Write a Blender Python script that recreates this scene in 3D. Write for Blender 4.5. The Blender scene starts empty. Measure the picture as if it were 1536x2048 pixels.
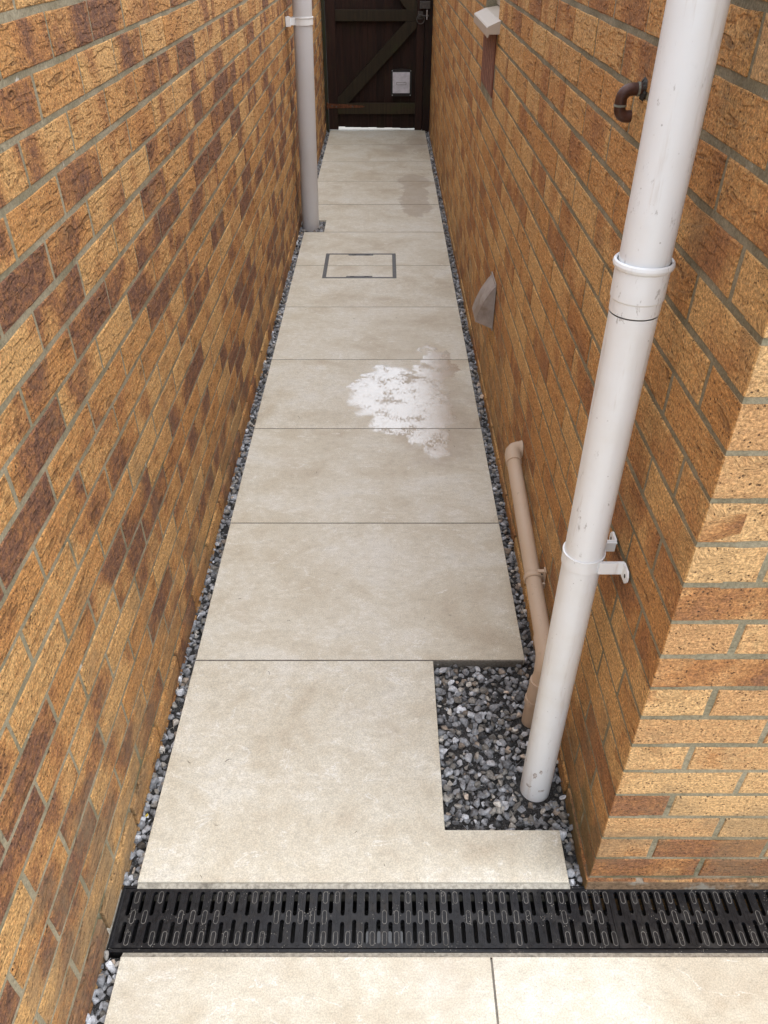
import bpy, bmesh, math, random
from mathutils import Vector, Matrix, noise as mnoise
R = math.radians
rng = random.Random(11)
scene = bpy.context.scene

# ------------------------------------------------------------------ camera, sky, sun, exposure
cam = bpy.data.cameras.new('camera')
cam.lens = 36.0 * 1545 / 2048
cam.sensor_width = 36.0
cam.clip_start, cam.clip_end = 0.02, 400
cam_o = bpy.data.objects.new('camera', cam)
cam_o.location = (0.483, -0.8207, 1.6077)
cam_o.rotation_euler = (R(90 - 37.61), 0, R(0.03))
scene.collection.objects.link(cam_o)
scene.camera = cam_o

SUN_EL, SUN_AZ = 64, 95            # azimuth clockwise from +Y (the view along the path)
world = bpy.data.worlds.new('World')
scene.world = world
world.use_nodes = True
wn = world.node_tree
wn.nodes.clear()
sky = wn.nodes.new('ShaderNodeTexSky')
sky.sky_type = 'NISHITA'
sky.sun_disc = False
sky.sun_elevation = R(SUN_EL)
sky.sun_rotation = R(SUN_AZ)
sky.air_density, sky.dust_density, sky.ozone_density = 1.0, 2.0, 1.5
hsv = wn.nodes.new('ShaderNodeHueSaturation')
hsv.inputs['Saturation'].default_value = 0.45      # overcast: the blue is mostly veiled
bg = wn.nodes.new('ShaderNodeBackground')
bg.inputs['Strength'].default_value = 0.15
wo = wn.nodes.new('ShaderNodeOutputWorld')
wn.links.new(sky.outputs[0], hsv.inputs['Color'])
wn.links.new(hsv.outputs[0], bg.inputs['Color'])
wn.links.new(bg.outputs[0], wo.inputs['Surface'])

sun = bpy.data.lights.new('sun', 'SUN')
sun.energy = 1.5
sun.angle = R(140)
sun.color = (1.0, 0.985, 0.96)
sun_o = bpy.data.objects.new('sun', sun)
az, el = R(SUN_AZ), R(SUN_EL)
to_sun = Vector((math.sin(az) * math.cos(el), math.cos(az) * math.cos(el), math.sin(el)))
sun_o.rotation_euler = to_sun.to_track_quat('Z', 'Y').to_euler()
sun_o.location = (2, -3, 6)
scene.collection.objects.link(sun_o)

vs = scene.view_settings
vs.view_transform = 'Standard'
vs.look = 'None'
vs.exposure = 1.24
vs.gamma = 1.0
vs.use_curve_mapping = False

# ------------------------------------------------------------------ object helpers
col = scene.collection


def tag(o, label=None, cat=None, kind=None, group=None):
    for k, v in (('label', label), ('category', cat), ('kind', kind), ('group', group)):
        if v:
            o[k] = v
    return o


def empty(name, loc=(0, 0, 0), **k):
    o = bpy.data.objects.new(name, None)
    o.location = loc
    o.empty_display_size = 0.05
    col.objects.link(o)
    return tag(o, **k)


def link(name, mesh, parent=None, mats=None):
    o = bpy.data.objects.new(name, mesh)
    if mats:
        for m in (mats if isinstance(mats, (list, tuple)) else [mats]):
            mesh.materials.append(m)
    col.objects.link(o)
    if parent:
        o.parent = parent
        o.matrix_parent_inverse = Matrix.Translation(-Vector(parent.location))
    return o


class MB:
    """collects faces and builds one mesh"""

    def __init__(s):
        s.v, s.f, s.mi, s.sm = [], [], [], []

    def add(s, verts, faces, mi=0, smooth=False):
        b = len(s.v)
        s.v += [tuple(v) for v in verts]
        s.f += [tuple(i + b for i in f) for f in faces]
        s.mi += [mi] * len(faces)
        s.sm += [smooth] * len(faces)

    def box(s, a, b, mi=0, bev=0.0):
        x0, y0, z0 = a
        x1, y1, z1 = b
        if bev <= 0:
            s.add([(x0, y0, z0), (x1, y0, z0), (x1, y1, z0), (x0, y1, z0), (x0, y0, z1), (x1, y0, z1), (x1, y1, z1), (x0, y1, z1)],
                  [(3, 2, 1, 0), (4, 5, 6, 7), (0, 1, 5, 4), (1, 2, 6, 5), (2, 3, 7, 6), (3, 0, 4, 7)], mi)
        else:
            bm = bmesh.new()
            bmesh.ops.create_cube(bm, size=1)
            for v in bm.verts:
                v.co = Vector(((x0 + x1) / 2 + v.co.x * (x1 - x0), (y0 + y1) / 2 + v.co.y * (y1 - y0), (z0 + z1) / 2 + v.co.z * (z1 - z0)))
            bmesh.ops.bevel(bm, geom=bm.edges[:], offset=bev, segments=2, profile=0.6, affect='EDGES')
            s.bm(bm, mi)

    def bm(s, bm, mi=0, smooth=False):
        bm.verts.index_update()
        s.add([v.co[:] for v in bm.verts], [[v.index for v in f.verts] for f in bm.faces], mi, smooth)
        bm.free()

    def prism(s, poly, z0, z1, mi=0, axes='xy', bev=0.0):
        """poly in a plane (ccw), extruded along the third axis"""
        bm = bmesh.new()
        mk = {'xy': lambda p, q, h: (p, q, h), 'yz': lambda p, q, h: (h, p, q), 'xz': lambda p, q, h: (p, h, q)}[axes]
        lo = [bm.verts.new(mk(p, q, z0)) for p, q in poly]
        hi = [bm.verts.new(mk(p, q, z1)) for p, q in poly]
        n = len(poly)
        bm.faces.new(lo[::-1])
        top = bm.faces.new(hi)
        for i in range(n):
            bm.faces.new((lo[i], lo[(i + 1) % n], hi[(i + 1) % n], hi[i]))
        bmesh.ops.recalc_face_normals(bm, faces=bm.faces[:])
        if bev > 0:
            bmesh.ops.bevel(bm, geom=list(top.edges), offset=bev, segments=2, profile=0.6, affect='EDGES')
        s.bm(bm, mi)

    def tube(s, pts, r, seg=24, mi=0, caps=True, smooth=True):
        pts = [Vector(p) for p in pts]
        rs = r if isinstance(r, (list, tuple)) else [r] * len(pts)
        t0 = (pts[1] - pts[0]).normalized()
        n = t0.orthogonal().normalized()
        rings = []
        for i, p in enumerate(pts):
            if i == 0:
                t = t0
            elif i == len(pts) - 1:
                t = (pts[i] - pts[i - 1]).normalized()
            else:
                t = ((pts[i + 1] - p).normalized() + (p - pts[i - 1]).normalized())
                t = t.normalized() if t.length > 1e-6 else (p - pts[i - 1]).normalized()
            n = (n - t * n.dot(t)).normalized()
            b = t.cross(n)
            rings.append([p + (n * math.cos(2 * math.pi * k / seg) + b * math.sin(2 * math.pi * k / seg)) * rs[i] for k in range(seg)])
        V = [v for ring in rings for v in ring]
        F = []
        for i in range(len(pts) - 1):
            for k in range(seg):
                a, c = i * seg + k, i * seg + (k + 1) % seg
                F.append((a, c, c + seg, a + seg))
        s.add(V, F, mi, smooth)
        if caps:
            s.add(rings[0], [tuple(range(seg))[::-1]], mi)
            s.add(rings[-1], [tuple(range(seg))], mi)

    def lathe(s, prof, cx, cy, seg=32, mi=0, smooth=True):
        """prof: (radius, z) list turned about a vertical axis; sharp where a radius step repeats"""
        for (ra, za), (rb_, zb) in zip(prof, prof[1:]):
            V = [(cx + r * math.cos(2 * math.pi * k / seg), cy + r * math.sin(2 * math.pi * k / seg), z) for r, z in ((ra, za), (rb_, zb)) for k in range(seg)]
            s.add(V, [(k, (k + 1) % seg, seg + (k + 1) % seg, seg + k) for k in range(seg)], mi, smooth)

    def mesh(s, name):
        m = bpy.data.meshes.new(name)
        m.from_pydata(s.v, [], s.f)
        m.polygons.foreach_set('material_index', s.mi)
        m.polygons.foreach_set('use_smooth', s.sm)
        m.update()
        return m

    def build(s, name, mats, parent=None):
        return link(name, s.mesh(name), parent, mats)


def arc(c, r, a0, a1, n, f):
    return [f(c[0] + r * math.cos(a0 + (a1 - a0) * i / n), c[1] + r * math.sin(a0 + (a1 - a0) * i / n)) for i in range(n + 1)]


# ------------------------------------------------------------------ material helpers
class NT:
    def __init__(s, name):
        s.m = bpy.data.materials.new(name)
        s.m.use_nodes = True
        s.t = s.m.node_tree
        s.t.nodes.clear()
        s.out = s.t.nodes.new('ShaderNodeOutputMaterial')
        s.p = s.t.nodes.new('ShaderNodeBsdfPrincipled')
        s.t.links.new(s.p.outputs[0], s.out.inputs[0])

    def n(s, typ, **kw):
        nd = s.t.nodes.new('ShaderNode' + typ)
        for k, v in kw.items():
            setattr(nd, k, v)
        return nd

    def set(s, sock, val):
        if isinstance(val, bpy.types.NodeSocket):
            s.t.links.new(val, sock)
        elif val is not None:
            sock.default_value = val

    def math(s, op, a, b=None, c=None, clamp=False):
        nd = s.n('Math', operation=op, use_clamp=clamp)
        s.set(nd.inputs[0], a)
        if b is not None:
            s.set(nd.inputs[1], b)
        if c is not None:
            s.set(nd.inputs[2], c)
        return nd.outputs[0]

    def vmath(s, op, a, b=None):
        nd = s.n('VectorMath', operation=op)
        s.set(nd.inputs[0], a)
        if b is not None:
            s.set(nd.inputs[1], b)
        return nd.outputs['Value'] if op in ('LENGTH', 'DOT_PRODUCT', 'DISTANCE') else nd.outputs[0]

    def xyz(s, x=0.0, y=0.0, z=0.0):
        nd = s.n('CombineXYZ')
        s.set(nd.inputs[0], x)
        s.set(nd.inputs[1], y)
        s.set(nd.inputs[2], z)
        return nd.outputs[0]

    def sep(s, v):
        nd = s.n('SeparateXYZ')
        s.set(nd.inputs[0], v)
        return nd.outputs

    def noise(s, vec, scale, detail=2.0, rough=0.5, dist=0.0, color=False):
        nd = s.n('TexNoise')
        s.set(nd.inputs['Vector'], vec)
        nd.inputs['Scale'].default_value = scale
        nd.inputs['Detail'].default_value = detail
        nd.inputs['Roughness'].default_value = rough
        nd.inputs['Distortion'].default_value = dist
        return nd.outputs['Color' if color else 'Fac']

    def voro(s, vec, scale, feature='F1', out='Distance', rand=1.0):
        nd = s.n('TexVoronoi', feature=feature)
        s.set(nd.inputs['Vector'], vec)
        nd.inputs['Scale'].default_value = scale
        nd.inputs['Randomness'].default_value = rand
        return nd.outputs[out]

    def ss(s, v, a, b, lo=0.0, hi=1.0):
        nd = s.n('MapRange', interpolation_type='SMOOTHSTEP')
        s.set(nd.inputs['Value'], v)
        s.set(nd.inputs['From Min'], a)
        s.set(nd.inputs['From Max'], b)
        nd.inputs['To Min'].default_value = lo
        nd.inputs['To Max'].default_value = hi
        return nd.outputs[0]

    def mix(s, f, a, b, blend='MIX'):
        nd = s.n('Mix', data_type='RGBA', blend_type=blend, clamp_factor=True)
        s.set(nd.inputs[0], f)
        for i, v in ((6, a), (7, b)):
            if isinstance(v, tuple) and len(v) == 3:
                v = v + (1.0,)
            s.set(nd.inputs[i], v)
        return nd.outputs[2]

    def gain(s, c, f):
        """multiply a colour by a scalar socket"""
        return s.mix(1.0, c, s.xyz(f, f, f), 'MULTIPLY')

    def ramp(s, f, stops):
        nd = s.n('ValToRGB')
        s.set(nd.inputs[0], f)
        e = nd.color_ramp.elements
        while len(e) < len(stops):
            e.new(0.5)
        for i, (p, c) in enumerate(stops):
            e[i].position = p
            e[i].color = c + (1.0,)
        return nd.outputs[0]

    def bump(s, h, dist, strength=1.0, normal=None):
        nd = s.n('Bump')
        nd.inputs['Distance'].default_value = dist
        nd.inputs['Strength'].default_value = strength
        s.set(nd.inputs['Height'], h)
        if normal is not None:
            s.set(nd.inputs['Normal'], normal)
        return nd.outputs[0]

    def pos(s):
        return s.n('NewGeometry').outputs['Position']

    def orand(s):
        return s.n('ObjectInfo').outputs['Random']

    def done(s, color, rough=0.6, normal=None, metal=0.0, spec=0.5):
        s.set(s.p.inputs['Base Color'], color if not isinstance(color, tuple) else color + (1.0,))
        s.set(s.p.inputs['Roughness'], rough)
        s.set(s.p.inputs['Metallic'], metal)
        s.set(s.p.inputs['Specular IOR Level'], spec)
        if normal is not None:
            s.set(s.p.inputs['Normal'], normal)
        return s.m


def brick_material(name, per_object, purple, tone, pale, relief, pmax, fold_amt, pits):
    k = NT(name)
    uv = k.sep(k.n('UVMap', uv_map='UVMap').outputs[0])
    if per_object:
        rnd = k.n('ObjectInfo').outputs['Color']
    else:
        rnd = k.n('Attribute', attribute_name='rnd').outputs['Color']
    r = k.sep(rnd)
    u, v = uv[0], uv[1]
    P = k.xyz(k.math('MULTIPLY_ADD', r[0], 37.0, u), k.math('MULTIPLY_ADD', r[1], 23.0, v), k.math('MULTIPLY', r[2], 19.0))
    # kiln bands: change along the length, nearly straight across the height
    wob = k.noise(P, 38.0, 3.0, 0.6)
    band = k.noise(k.xyz(k.math('ADD', k.math('MULTIPLY_ADD', r[0], 37.0, u), k.math('MULTIPLY', k.math('SUBTRACT', wob, 0.5), 0.035)),
                         k.math('MULTIPLY_ADD', r[1], 23.0, k.math('MULTIPLY', v, 0.75)), k.math('MULTIPLY', r[2], 19.0)), 8.5, 1.5, 0.45)
    fine = k.noise(P, 260.0, 5.0, 0.8)
    mid = k.noise(P, 70.0, 4.0, 0.65)
    drive = k.math('ADD', k.math('ADD', band, k.math('MULTIPLY', k.math('SUBTRACT', r[2], 0.5), 0.46)),
                   k.math('MULTIPLY', k.math('SUBTRACT', mid, 0.5), 0.22))
    m_or = k.ss(drive, 0.46 - purple * 0.07, 0.74 - purple * 0.07)
    m_pu = k.ss(drive, 0.63 - purple * 0.10, 0.86 - purple * 0.10)
    t = tone
    buff = k.mix(k.ss(k.math('ADD', mid, k.math('MULTIPLY', r[1], 0.5)), 0.55, 1.0),
                 (0.60 * t, 0.350 * t, 0.135 * t), (0.50 * t, 0.245 * t, 0.080 * t))
    if pale > 0:
        buff = k.mix(pale, buff, (0.56, 0.43, 0.28))
    c = k.mix(k.math('MULTIPLY', m_or, 0.90), buff, (0.39 * t, 0.168 * t, 0.054 * t))
    c = k.mix(k.math('MULTIPLY', k.math('MULTIPLY', m_pu, k.ss(mid, 0.38, 0.56, 0.55, 1.0)), pmax), c, (0.150 * t, 0.072 * t, 0.050 * t))
    # sanded grain, pits, rust freckles, a few pale grains
    c = k.gain(c, k.ss(fine, 0.30, 0.70, 0.50, 1.48))
    g2 = k.noise(P, 160.0, 3.0, 0.7)
    c = k.gain(c, k.ss(g2, 0.3, 0.7, 0.70, 1.25))
    pit = k.voro(P, 150.0)
    pitsel = k.noise(P, 55.0, 1.0)
    pitm = k.math('MULTIPLY', k.ss(pit, 0.30, 0.16), k.ss(pitsel, 0.56 - 0.09 * pits, 0.64 - 0.09 * pits))
    c = k.mix(k.math('MULTIPLY', pitm, pits), c, (0.045, 0.024, 0.014))
    gl = k.voro(k.vmath('ADD', P, k.xyz(3.1, 5.7, 0.0)), 330.0)
    glm = k.math('MULTIPLY', k.ss(gl, 0.20, 0.10), k.ss(k.noise(P, 90.0, 1.0), 0.53, 0.62))
    c = k.mix(k.math('MULTIPLY', glm, 0.55), c, (0.62, 0.46, 0.32))
    # drag creases: dark torn folds running along the brick
    Pc = k.xyz(k.math('MULTIPLY', k.math('MULTIPLY_ADD', r[0], 37.0, u), 9.0),
               k.math('MULTIPLY', k.math('MULTIPLY_ADD', r[1], 23.0, v), 34.0), k.math('MULTIPLY', r[2], 90.0))
    cr = k.noise(Pc, 1.7, 1.6, 0.5, 0.12)
    fold = k.ss(cr, 0.37, 0.29)
    ridge = k.ss(cr, 0.52, 0.42)
    folds_on = k.ss(r[1], 0.25, 0.6)
    fold = k.math('MULTIPLY', fold, k.math('MULTIPLY', folds_on, fold_amt))
    ridge = k.math('MULTIPLY', ridge, 0.25 + 0.75 * fold_amt)
    Pl = k.xyz(k.math('MULTIPLY', k.math('MULTIPLY_ADD', r[0], 37.0, u), 22.0),
               k.math('MULTIPLY', k.math('MULTIPLY_ADD', r[1], 23.0, v), 190.0), r[2])
    lines = k.noise(Pl, 1.0, 3.0, 0.6)
    h = k.math('MULTIPLY', k.math('SUBTRACT', ridge, k.math('MULTIPLY', fold, 2.3)), 0.7)
    h = k.math('ADD', h, k.math('MULTIPLY', lines, 0.55))
    h = k.math('ADD', h, k.math('MULTIPLY', mid, 0.55))
    nrm = k.bump(h, 0.0034 * relief, 1.0)
    hf = k.math('SUBTRACT', k.math('ADD', fine, k.math('MULTIPLY', g2, 0.8)), k.math('MULTIPLY', pitm, 1.6))
    nrm = k.bump(hf, 0.0016 * relief, 1.0, nrm)
    c = k.mix(k.math('MULTIPLY', fold, 0.50), c, (0.10, 0.045, 0.018))
    # cement bloom and splashed dirt in ragged patches
    wp = k.pos()
    z = k.sep(wp)[2]
    dirt = k.noise(wp, 7.0, 5.0, 0.65)
    low = k.ss(z, 0.62, 0.0)
    dm = k.math('MULTIPLY', k.ss(k.math('ADD', dirt, k.math('MULTIPLY', low, 0.16)), 0.56, 0.74), 0.42)
    c = k.mix(dm, c, (0.20, 0.145, 0.085))
    yy = k.sep(wp)[1]
    sm = k.noise(wp, 5.5, 6.0, 0.7)
    if name.endswith('left'):      # cement slurry and soil smeared near the drain
        zone = k.math('MULTIPLY', k.ss(z, 0.55, 0.10), k.ss(yy, 0.45, -0.05))
        c = k.mix(k.ss(k.math('ADD', sm, k.math('MULTIPLY', zone, 0.30)), 0.62, 0.80, 0.0, 0.60), c, (0.235, 0.165, 0.095))
    if name.endswith('right'):     # green algae in the damp corner behind the downpipe
        zone = k.math('MULTIPLY', k.ss(z, 0.34, 0.04), k.ss(yy, 0.50, 0.05))
        c = k.mix(k.ss(k.math('ADD', sm, k.math('MULTIPLY', zone, 0.32)), 0.64, 0.82, 0.0, 0.65), c, (0.105, 0.098, 0.040))
    return k.done(c, 0.86, nrm, spec=0.35)


def mortar_material():
    k = NT('mortar')
    p = k.pos()
    n1 = k.noise(p, 9.0, 4.0, 0.6)
    n2 = k.noise(p, 230.0, 4.0, 0.7)
    c = k.mix(k.ss(n1, 0.35, 0.65), (0.30, 0.265, 0.185), (0.215, 0.19, 0.125))
    c = k.gain(c, k.ss(n2, 0.2, 0.8, 0.65, 1.3))
    w = k.ss(k.noise(p, 16.0, 5.0, 0.7), 0.66, 0.72)
    c = k.mix(k.math('MULTIPLY', w, 0.7), c, (0.62, 0.60, 0.55))
    d = k.ss(k.noise(k.vmath('ADD', p, k.xyz(4.0, 2.0, 9.0)), 22.0, 4.0, 0.7), 0.63, 0.72)
    c = k.mix(k.math('MULTIPLY', d, 0.6), c, (0.05, 0.048, 0.035))
    alg = k.ss(k.math('ADD', k.noise(p, 12.0, 4.0, 0.6), k.ss(k.sep(p)[2], 0.25, 0.0, 0.0, 0.2)), 0.62, 0.76)
    c = k.mix(k.math('MULTIPLY', alg, 0.55), c, (0.085, 0.085, 0.035))
    h = k.math('ADD', k.math('MULTIPLY', n2, 0.7), k.noise(p, 60.0, 3.0))
    return k.done(c, 0.92, k.bump(h, 0.0028, 1.0), spec=0.2)


def ellipse_mask(k, p, warp, items):
    """soft-edged ragged patches lying on the slabs: (x, y, rx, ry, width of the edge)"""
    s = k.sep(k.vmath('ADD', p, warp))
    out = None
    for x, y, rx, ry, e in items:
        dx = k.math('DIVIDE', k.math('SUBTRACT', s[0], x), rx)
        dy = k.math('DIVIDE', k.math('SUBTRACT', s[1], y), ry)
        d = k.math('SQRT', k.math('ADD', k.math('MULTIPLY', dx, dx), k.math('MULTIPLY', dy, dy)))
        m = k.ss(d, 1.0 + e, 1.0 - e)
        out = m if out is None else k.math('MAXIMUM', out, m)
    return out


def slab_material():
    k = NT('porcelain_slab')
    p = k.pos()
    rnd = k.orand()
    q = k.vmath('ADD', p, k.xyz(k.math('MULTIPLY', rnd, 31.0), k.math('MULTIPLY', rnd, 17.0), k.math('MULTIPLY', rnd, 11.0)))
    qs = k.vmath('MULTIPLY', q, (1.0, 1.1, 1.0))
    cloud = k.noise(qs, 3.6, 6.0, 0.62, 0.5)
    cloud2 = k.noise(qs, 14.0, 5.0, 0.65, 0.3)
    grain = k.noise(q, 330.0, 3.0, 0.7)
    c = k.ramp(k.math('ADD', k.math('MULTIPLY', cloud, 0.72), k.math('MULTIPLY', cloud2, 0.28)),
               [(0.36, (0.500, 0.438, 0.335)), (0.45, (0.575, 0.529, 0.423)), (0.54, (0.625, 0.591, 0.493)), (0.65, (0.67, 0.652, 0.58))])
    # thin pale scratches and veins
    vn = k.noise(k.vmath('MULTIPLY', q, (1.0, 1.8, 1.0)), 5.5, 5.0, 0.6, 1.2)
    vein = k.math('MULTIPLY', k.ss(k.math('ABSOLUTE', k.math('SUBTRACT', vn, 0.5)), 0.014, 0.0), k.ss(cloud2, 0.47, 0.60))
    c = k.mix(k.math('MULTIPLY', vein, 0.8), c, (0.76, 0.75, 0.70))
    fl = k.noise(k.vmath('MULTIPLY', q, (1.0, 1.6, 1.0)), 42.0, 4.0, 0.75)
    c = k.mix(k.math('MULTIPLY', k.math('MULTIPLY', k.ss(fl, 0.52, 0.64), k.ss(cloud, 0.42, 0.58)), 0.7), c, (0.72, 0.70, 0.63))
    c = k.gain(c, k.ss(fl, 0.28, 0.5, 0.86, 1.0))
    c = k.gain(c, k.ss(grain, 0.30, 0.70, 0.78, 1.16))
    spk = k.voro(q, 95.0)
    spm = k.math('MULTIPLY', k.ss(spk, 0.11, 0.05), k.ss(k.noise(q, 30.0, 1.0), 0.55, 0.60))
    c = k.mix(k.math('MULTIPLY', spm, 0.7), c, (0.16, 0.12, 0.08))
    # brown foot dirt in soft patches
    ft = k.noise(k.vmath('MULTIPLY', p, (1.0, 0.8, 1.0)), 2.3, 6.0, 0.68)
    c = k.mix(k.ss(ft, 0.52, 0.74, 0.0, 0.38), c, (0.42, 0.34, 0.245))
    # wet film: the puddle beside the vent and drips further on
    w1 = k.noise(p, 7.0, 6.0, 0.66, color=True)
    warp = k.vmath('MULTIPLY', k.vmath('SUBTRACT', w1, (0.5, 0.5, 0.5)), (0.30, 0.42, 0.0))
    wet = ellipse_mask(k, p, warp, [(0.57, 2.06, 0.20, 0.29, 0.13), (0.66, 1.80, 0.10, 0.16, 0.16), (0.72, 2.36, 0.08, 0.16, 0.15),
                                    (0.42, 2.16, 0.07, 0.10, 0.08),])
    damp = ellipse_mask(k, p, warp, [(0.70, 4.95, 0.10, 0.42, 0.12), (0.71, 5.42, 0.13, 0.22, 0.15), (0.70, 1.90, 0.16, 0.34, 0.4),
                                     (0.78, 6.7, 0.10, 0.30, 0.5), (0.62, 6.5, 0.10, 0.15, 0.5)])
    spots = k.math('MULTIPLY', k.ss(k.noise(p, 21.0, 2.0, 0.5), 0.62, 0.68), ellipse_mask(k, p, warp, [(0.72, 6.3, 0.22, 1.0, 0.3)]))
    damp = k.math('MAXIMUM', damp, spots)
    dark = k.math('MAXIMUM', wet, damp)
    c = k.mix(k.math('MULTIPLY', dark, 0.45), c, (0.30, 0.23, 0.165))
    beads = k.noise(k.vmath('MULTIPLY', p, (1.0, 0.30, 1.0)), 520.0, 3.0, 0.7)
    fn = k.noise(k.vmath('MULTIPLY', p, (1.0, 0.32, 1.0)), 150.0, 5.0, 0.8)
    patchy = k.noise(p, 11.0, 4.0, 0.6)
    film = k.math('MULTIPLY', wet, k.ss(k.math('ADD', fn, k.math('MULTIPLY', k.math('SUBTRACT', patchy, 0.42), 0.9)), 0.40, 0.52))
    rough = k.math('SUBTRACT', k.ss(cloud2, 0.3, 0.7, 0.42, 0.60), k.math('MULTIPLY', film, 0.44))
    h = k.math('ADD', k.math('MULTIPLY', grain, 0.45), k.math('MULTIPLY', k.noise(q, 95.0, 4.0, 0.6), 1.0))
    nd = k.n('Bump')
    k.set(nd.inputs['Height'], h)
    nd.inputs['Distance'].default_value = 0.0006
    k.set(nd.inputs['Strength'], k.ss(film, 0.0, 1.0, 0.75, 0.22))
    n2 = k.bump(k.math('MULTIPLY', beads, film), 0.0005, 0.5, nd.outputs[0])
    k.set(k.p.inputs['Coat Weight'], film)
    k.p.inputs['Coat IOR'].default_value = 1.9
    k.p.inputs['Coat Roughness'].default_value = 0.05
    k.set(k.p.inputs['Coat Normal'], n2)
    return k.done(c, rough, n2, spec=k.ss(film, 0.0, 1.0, 0.5, 0.9))


def plain(name, base, var=0.25, scale=40.0, rough=0.6, bump=0.0, spec=0.5, metal=0.0, tint=None, tscale=8.0, tth=(0.55, 0.7)):
    k = NT(name)
    p = k.pos()
    n = k.noise(p, scale, 4.0, 0.65)
    c = k.gain(k.mix(0.0, base, base), k.ss(n, 0.25, 0.75, 1 - var, 1 + var))
    if tint:
        c = k.mix(k.ss(k.noise(p, tscale, 5.0, 0.65), tth[0], tth[1], 0.0, 0.8), c, tint)
    nr = k.bump(n, bump, 1.0) if bump else None
    return k.done(c, rough, nr, metal, spec)


def upvc_material(name, base, grime, rough=0.32):
    k = NT(name)
    p = k.pos()
    n = k.noise(p, 5.0, 5.0, 0.6)
    c = k.mix(k.ss(n, 0.42, 0.72, 0.0, 0.35 * grime), base, (base[0] * 0.82, base[1] * 0.76, base[2] * 0.66))
    # scuffs and specks of dirt
    sc = k.noise(k.vmath('MULTIPLY', p, (1.0, 1.0, 0.35)), 75.0, 5.0, 0.75, 0.4)
    where = k.noise(p, 7.5, 3.0, 0.65)
    m = k.math('MULTIPLY', k.ss(sc, 0.60, 0.68), k.ss(where, 0.47, 0.58))
    c = k.mix(k.math('MULTIPLY', m, 0.48 * grime), c, (0.17, 0.14, 0.12))
    sp = k.math('MULTIPLY', k.ss(k.voro(p, 62.0), 0.10, 0.05), k.ss(k.noise(p, 22.0, 1.0), 0.50, 0.56))
    c = k.mix(k.math('MULTIPLY', sp, 0.40 * grime), c, (0.10, 0.085, 0.075))
    ring = k.noise(k.vmath('MULTIPLY', p, (1.0, 1.0, 0.12)), 42.0, 4.0, 0.7)
    c = k.mix(k.ss(ring, 0.56, 0.75, 0.0, 0.32 * grime), c, (0.45, 0.37, 0.29))
    return k.done(c, k.ss(m, 0.0, 1.0, rough, 0.65), k.bump(n, 0.0006, 0.4), spec=0.5)


def stone_material():
    k = NT('crushed_stone')
    p = k.pos()
    tint = k.n('Attribute', attribute_name='tint').outputs['Color']
    n = k.noise(p, 160.0, 5.0, 0.7)
    c = k.gain(tint, k.ss(n, 0.25, 0.75, 0.55, 1.45))
    vein = k.ss(k.noise(p, 55.0, 4.0, 0.7, 1.0), 0.60, 0.70)
    c = k.mix(k.math('MULTIPLY', vein, 0.35), c, (0.42, 0.43, 0.45))
    return k.done(c, 0.62, k.bump(n, 0.0012, 0.8), spec=0.4)


def grit_material():
    k = NT('dark_grit')
    p = k.pos()
    n = k.noise(p, 260.0, 4.0, 0.8)
    v = k.voro(p, 300.0)
    c = k.mix(k.ss(n, 0.45, 0.75), (0.03, 0.03, 0.03), (0.19, 0.19, 0.19))
    return k.done(c, 0.8, k.bump(k.math('ADD', n, v), 0.004, 1.0), spec=0.3)


def timber_material(name, a, b, moss=0.0):
    k = NT(name)
    p = k.n('TexCoord').outputs['Object']
    rnd = k.orand()
    q = k.vmath('ADD', k.vmath('MULTIPLY', p, (60.0, 60.0, 3.5)), k.xyz(k.math('MULTIPLY', rnd, 40.0), 0.0, k.math('MULTIPLY', rnd, 13.0)))
    g = k.noise(q, 1.0, 4.0, 0.65, 0.5)
    c = k.mix(k.ss(g, 0.3, 0.7), a, b)
    c = k.gain(c, k.ss(rnd, 0.0, 1.0, 0.75, 1.25))
    if moss:
        w = k.pos()
        mm = k.ss(k.noise(w, 6.0, 5.0, 0.65), 0.50, 0.70, 0.0, moss)
        c = k.mix(mm, c, (0.030, 0.036, 0.010))
    return k.done(c, 0.72, k.bump(g, 0.0012, 1.0), spec=0.3)


def drain_material():
    k = NT('black_plastic')
    p = k.pos()
    n = k.noise(p, 90.0, 4.0, 0.65)
    c = k.gain(k.mix(0.0, (0.009, 0.0095, 0.0115), (0.009, 0.0095, 0.0115)), k.ss(n, 0.25, 0.75, 0.55, 1.5))
    dust = k.ss(k.noise(p, 26.0, 5.0, 0.7), 0.50, 0.74)
    c = k.mix(k.math('MULTIPLY', dust, 0.45), c, (0.060, 0.056, 0.050))
    sp = k.math('MULTIPLY', k.ss(k.voro(p, 210.0), 0.22, 0.12), k.ss(k.noise(p, 34.0, 2.0), 0.53, 0.62))
    c = k.mix(k.math('MULTIPLY', sp, 0.8), c, (0.34, 0.32, 0.28))
    return k.done(c, k.ss(dust, 0.0, 1.0, 0.38, 0.7), k.bump(n, 0.0006, 1.0), spec=0.32)


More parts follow.
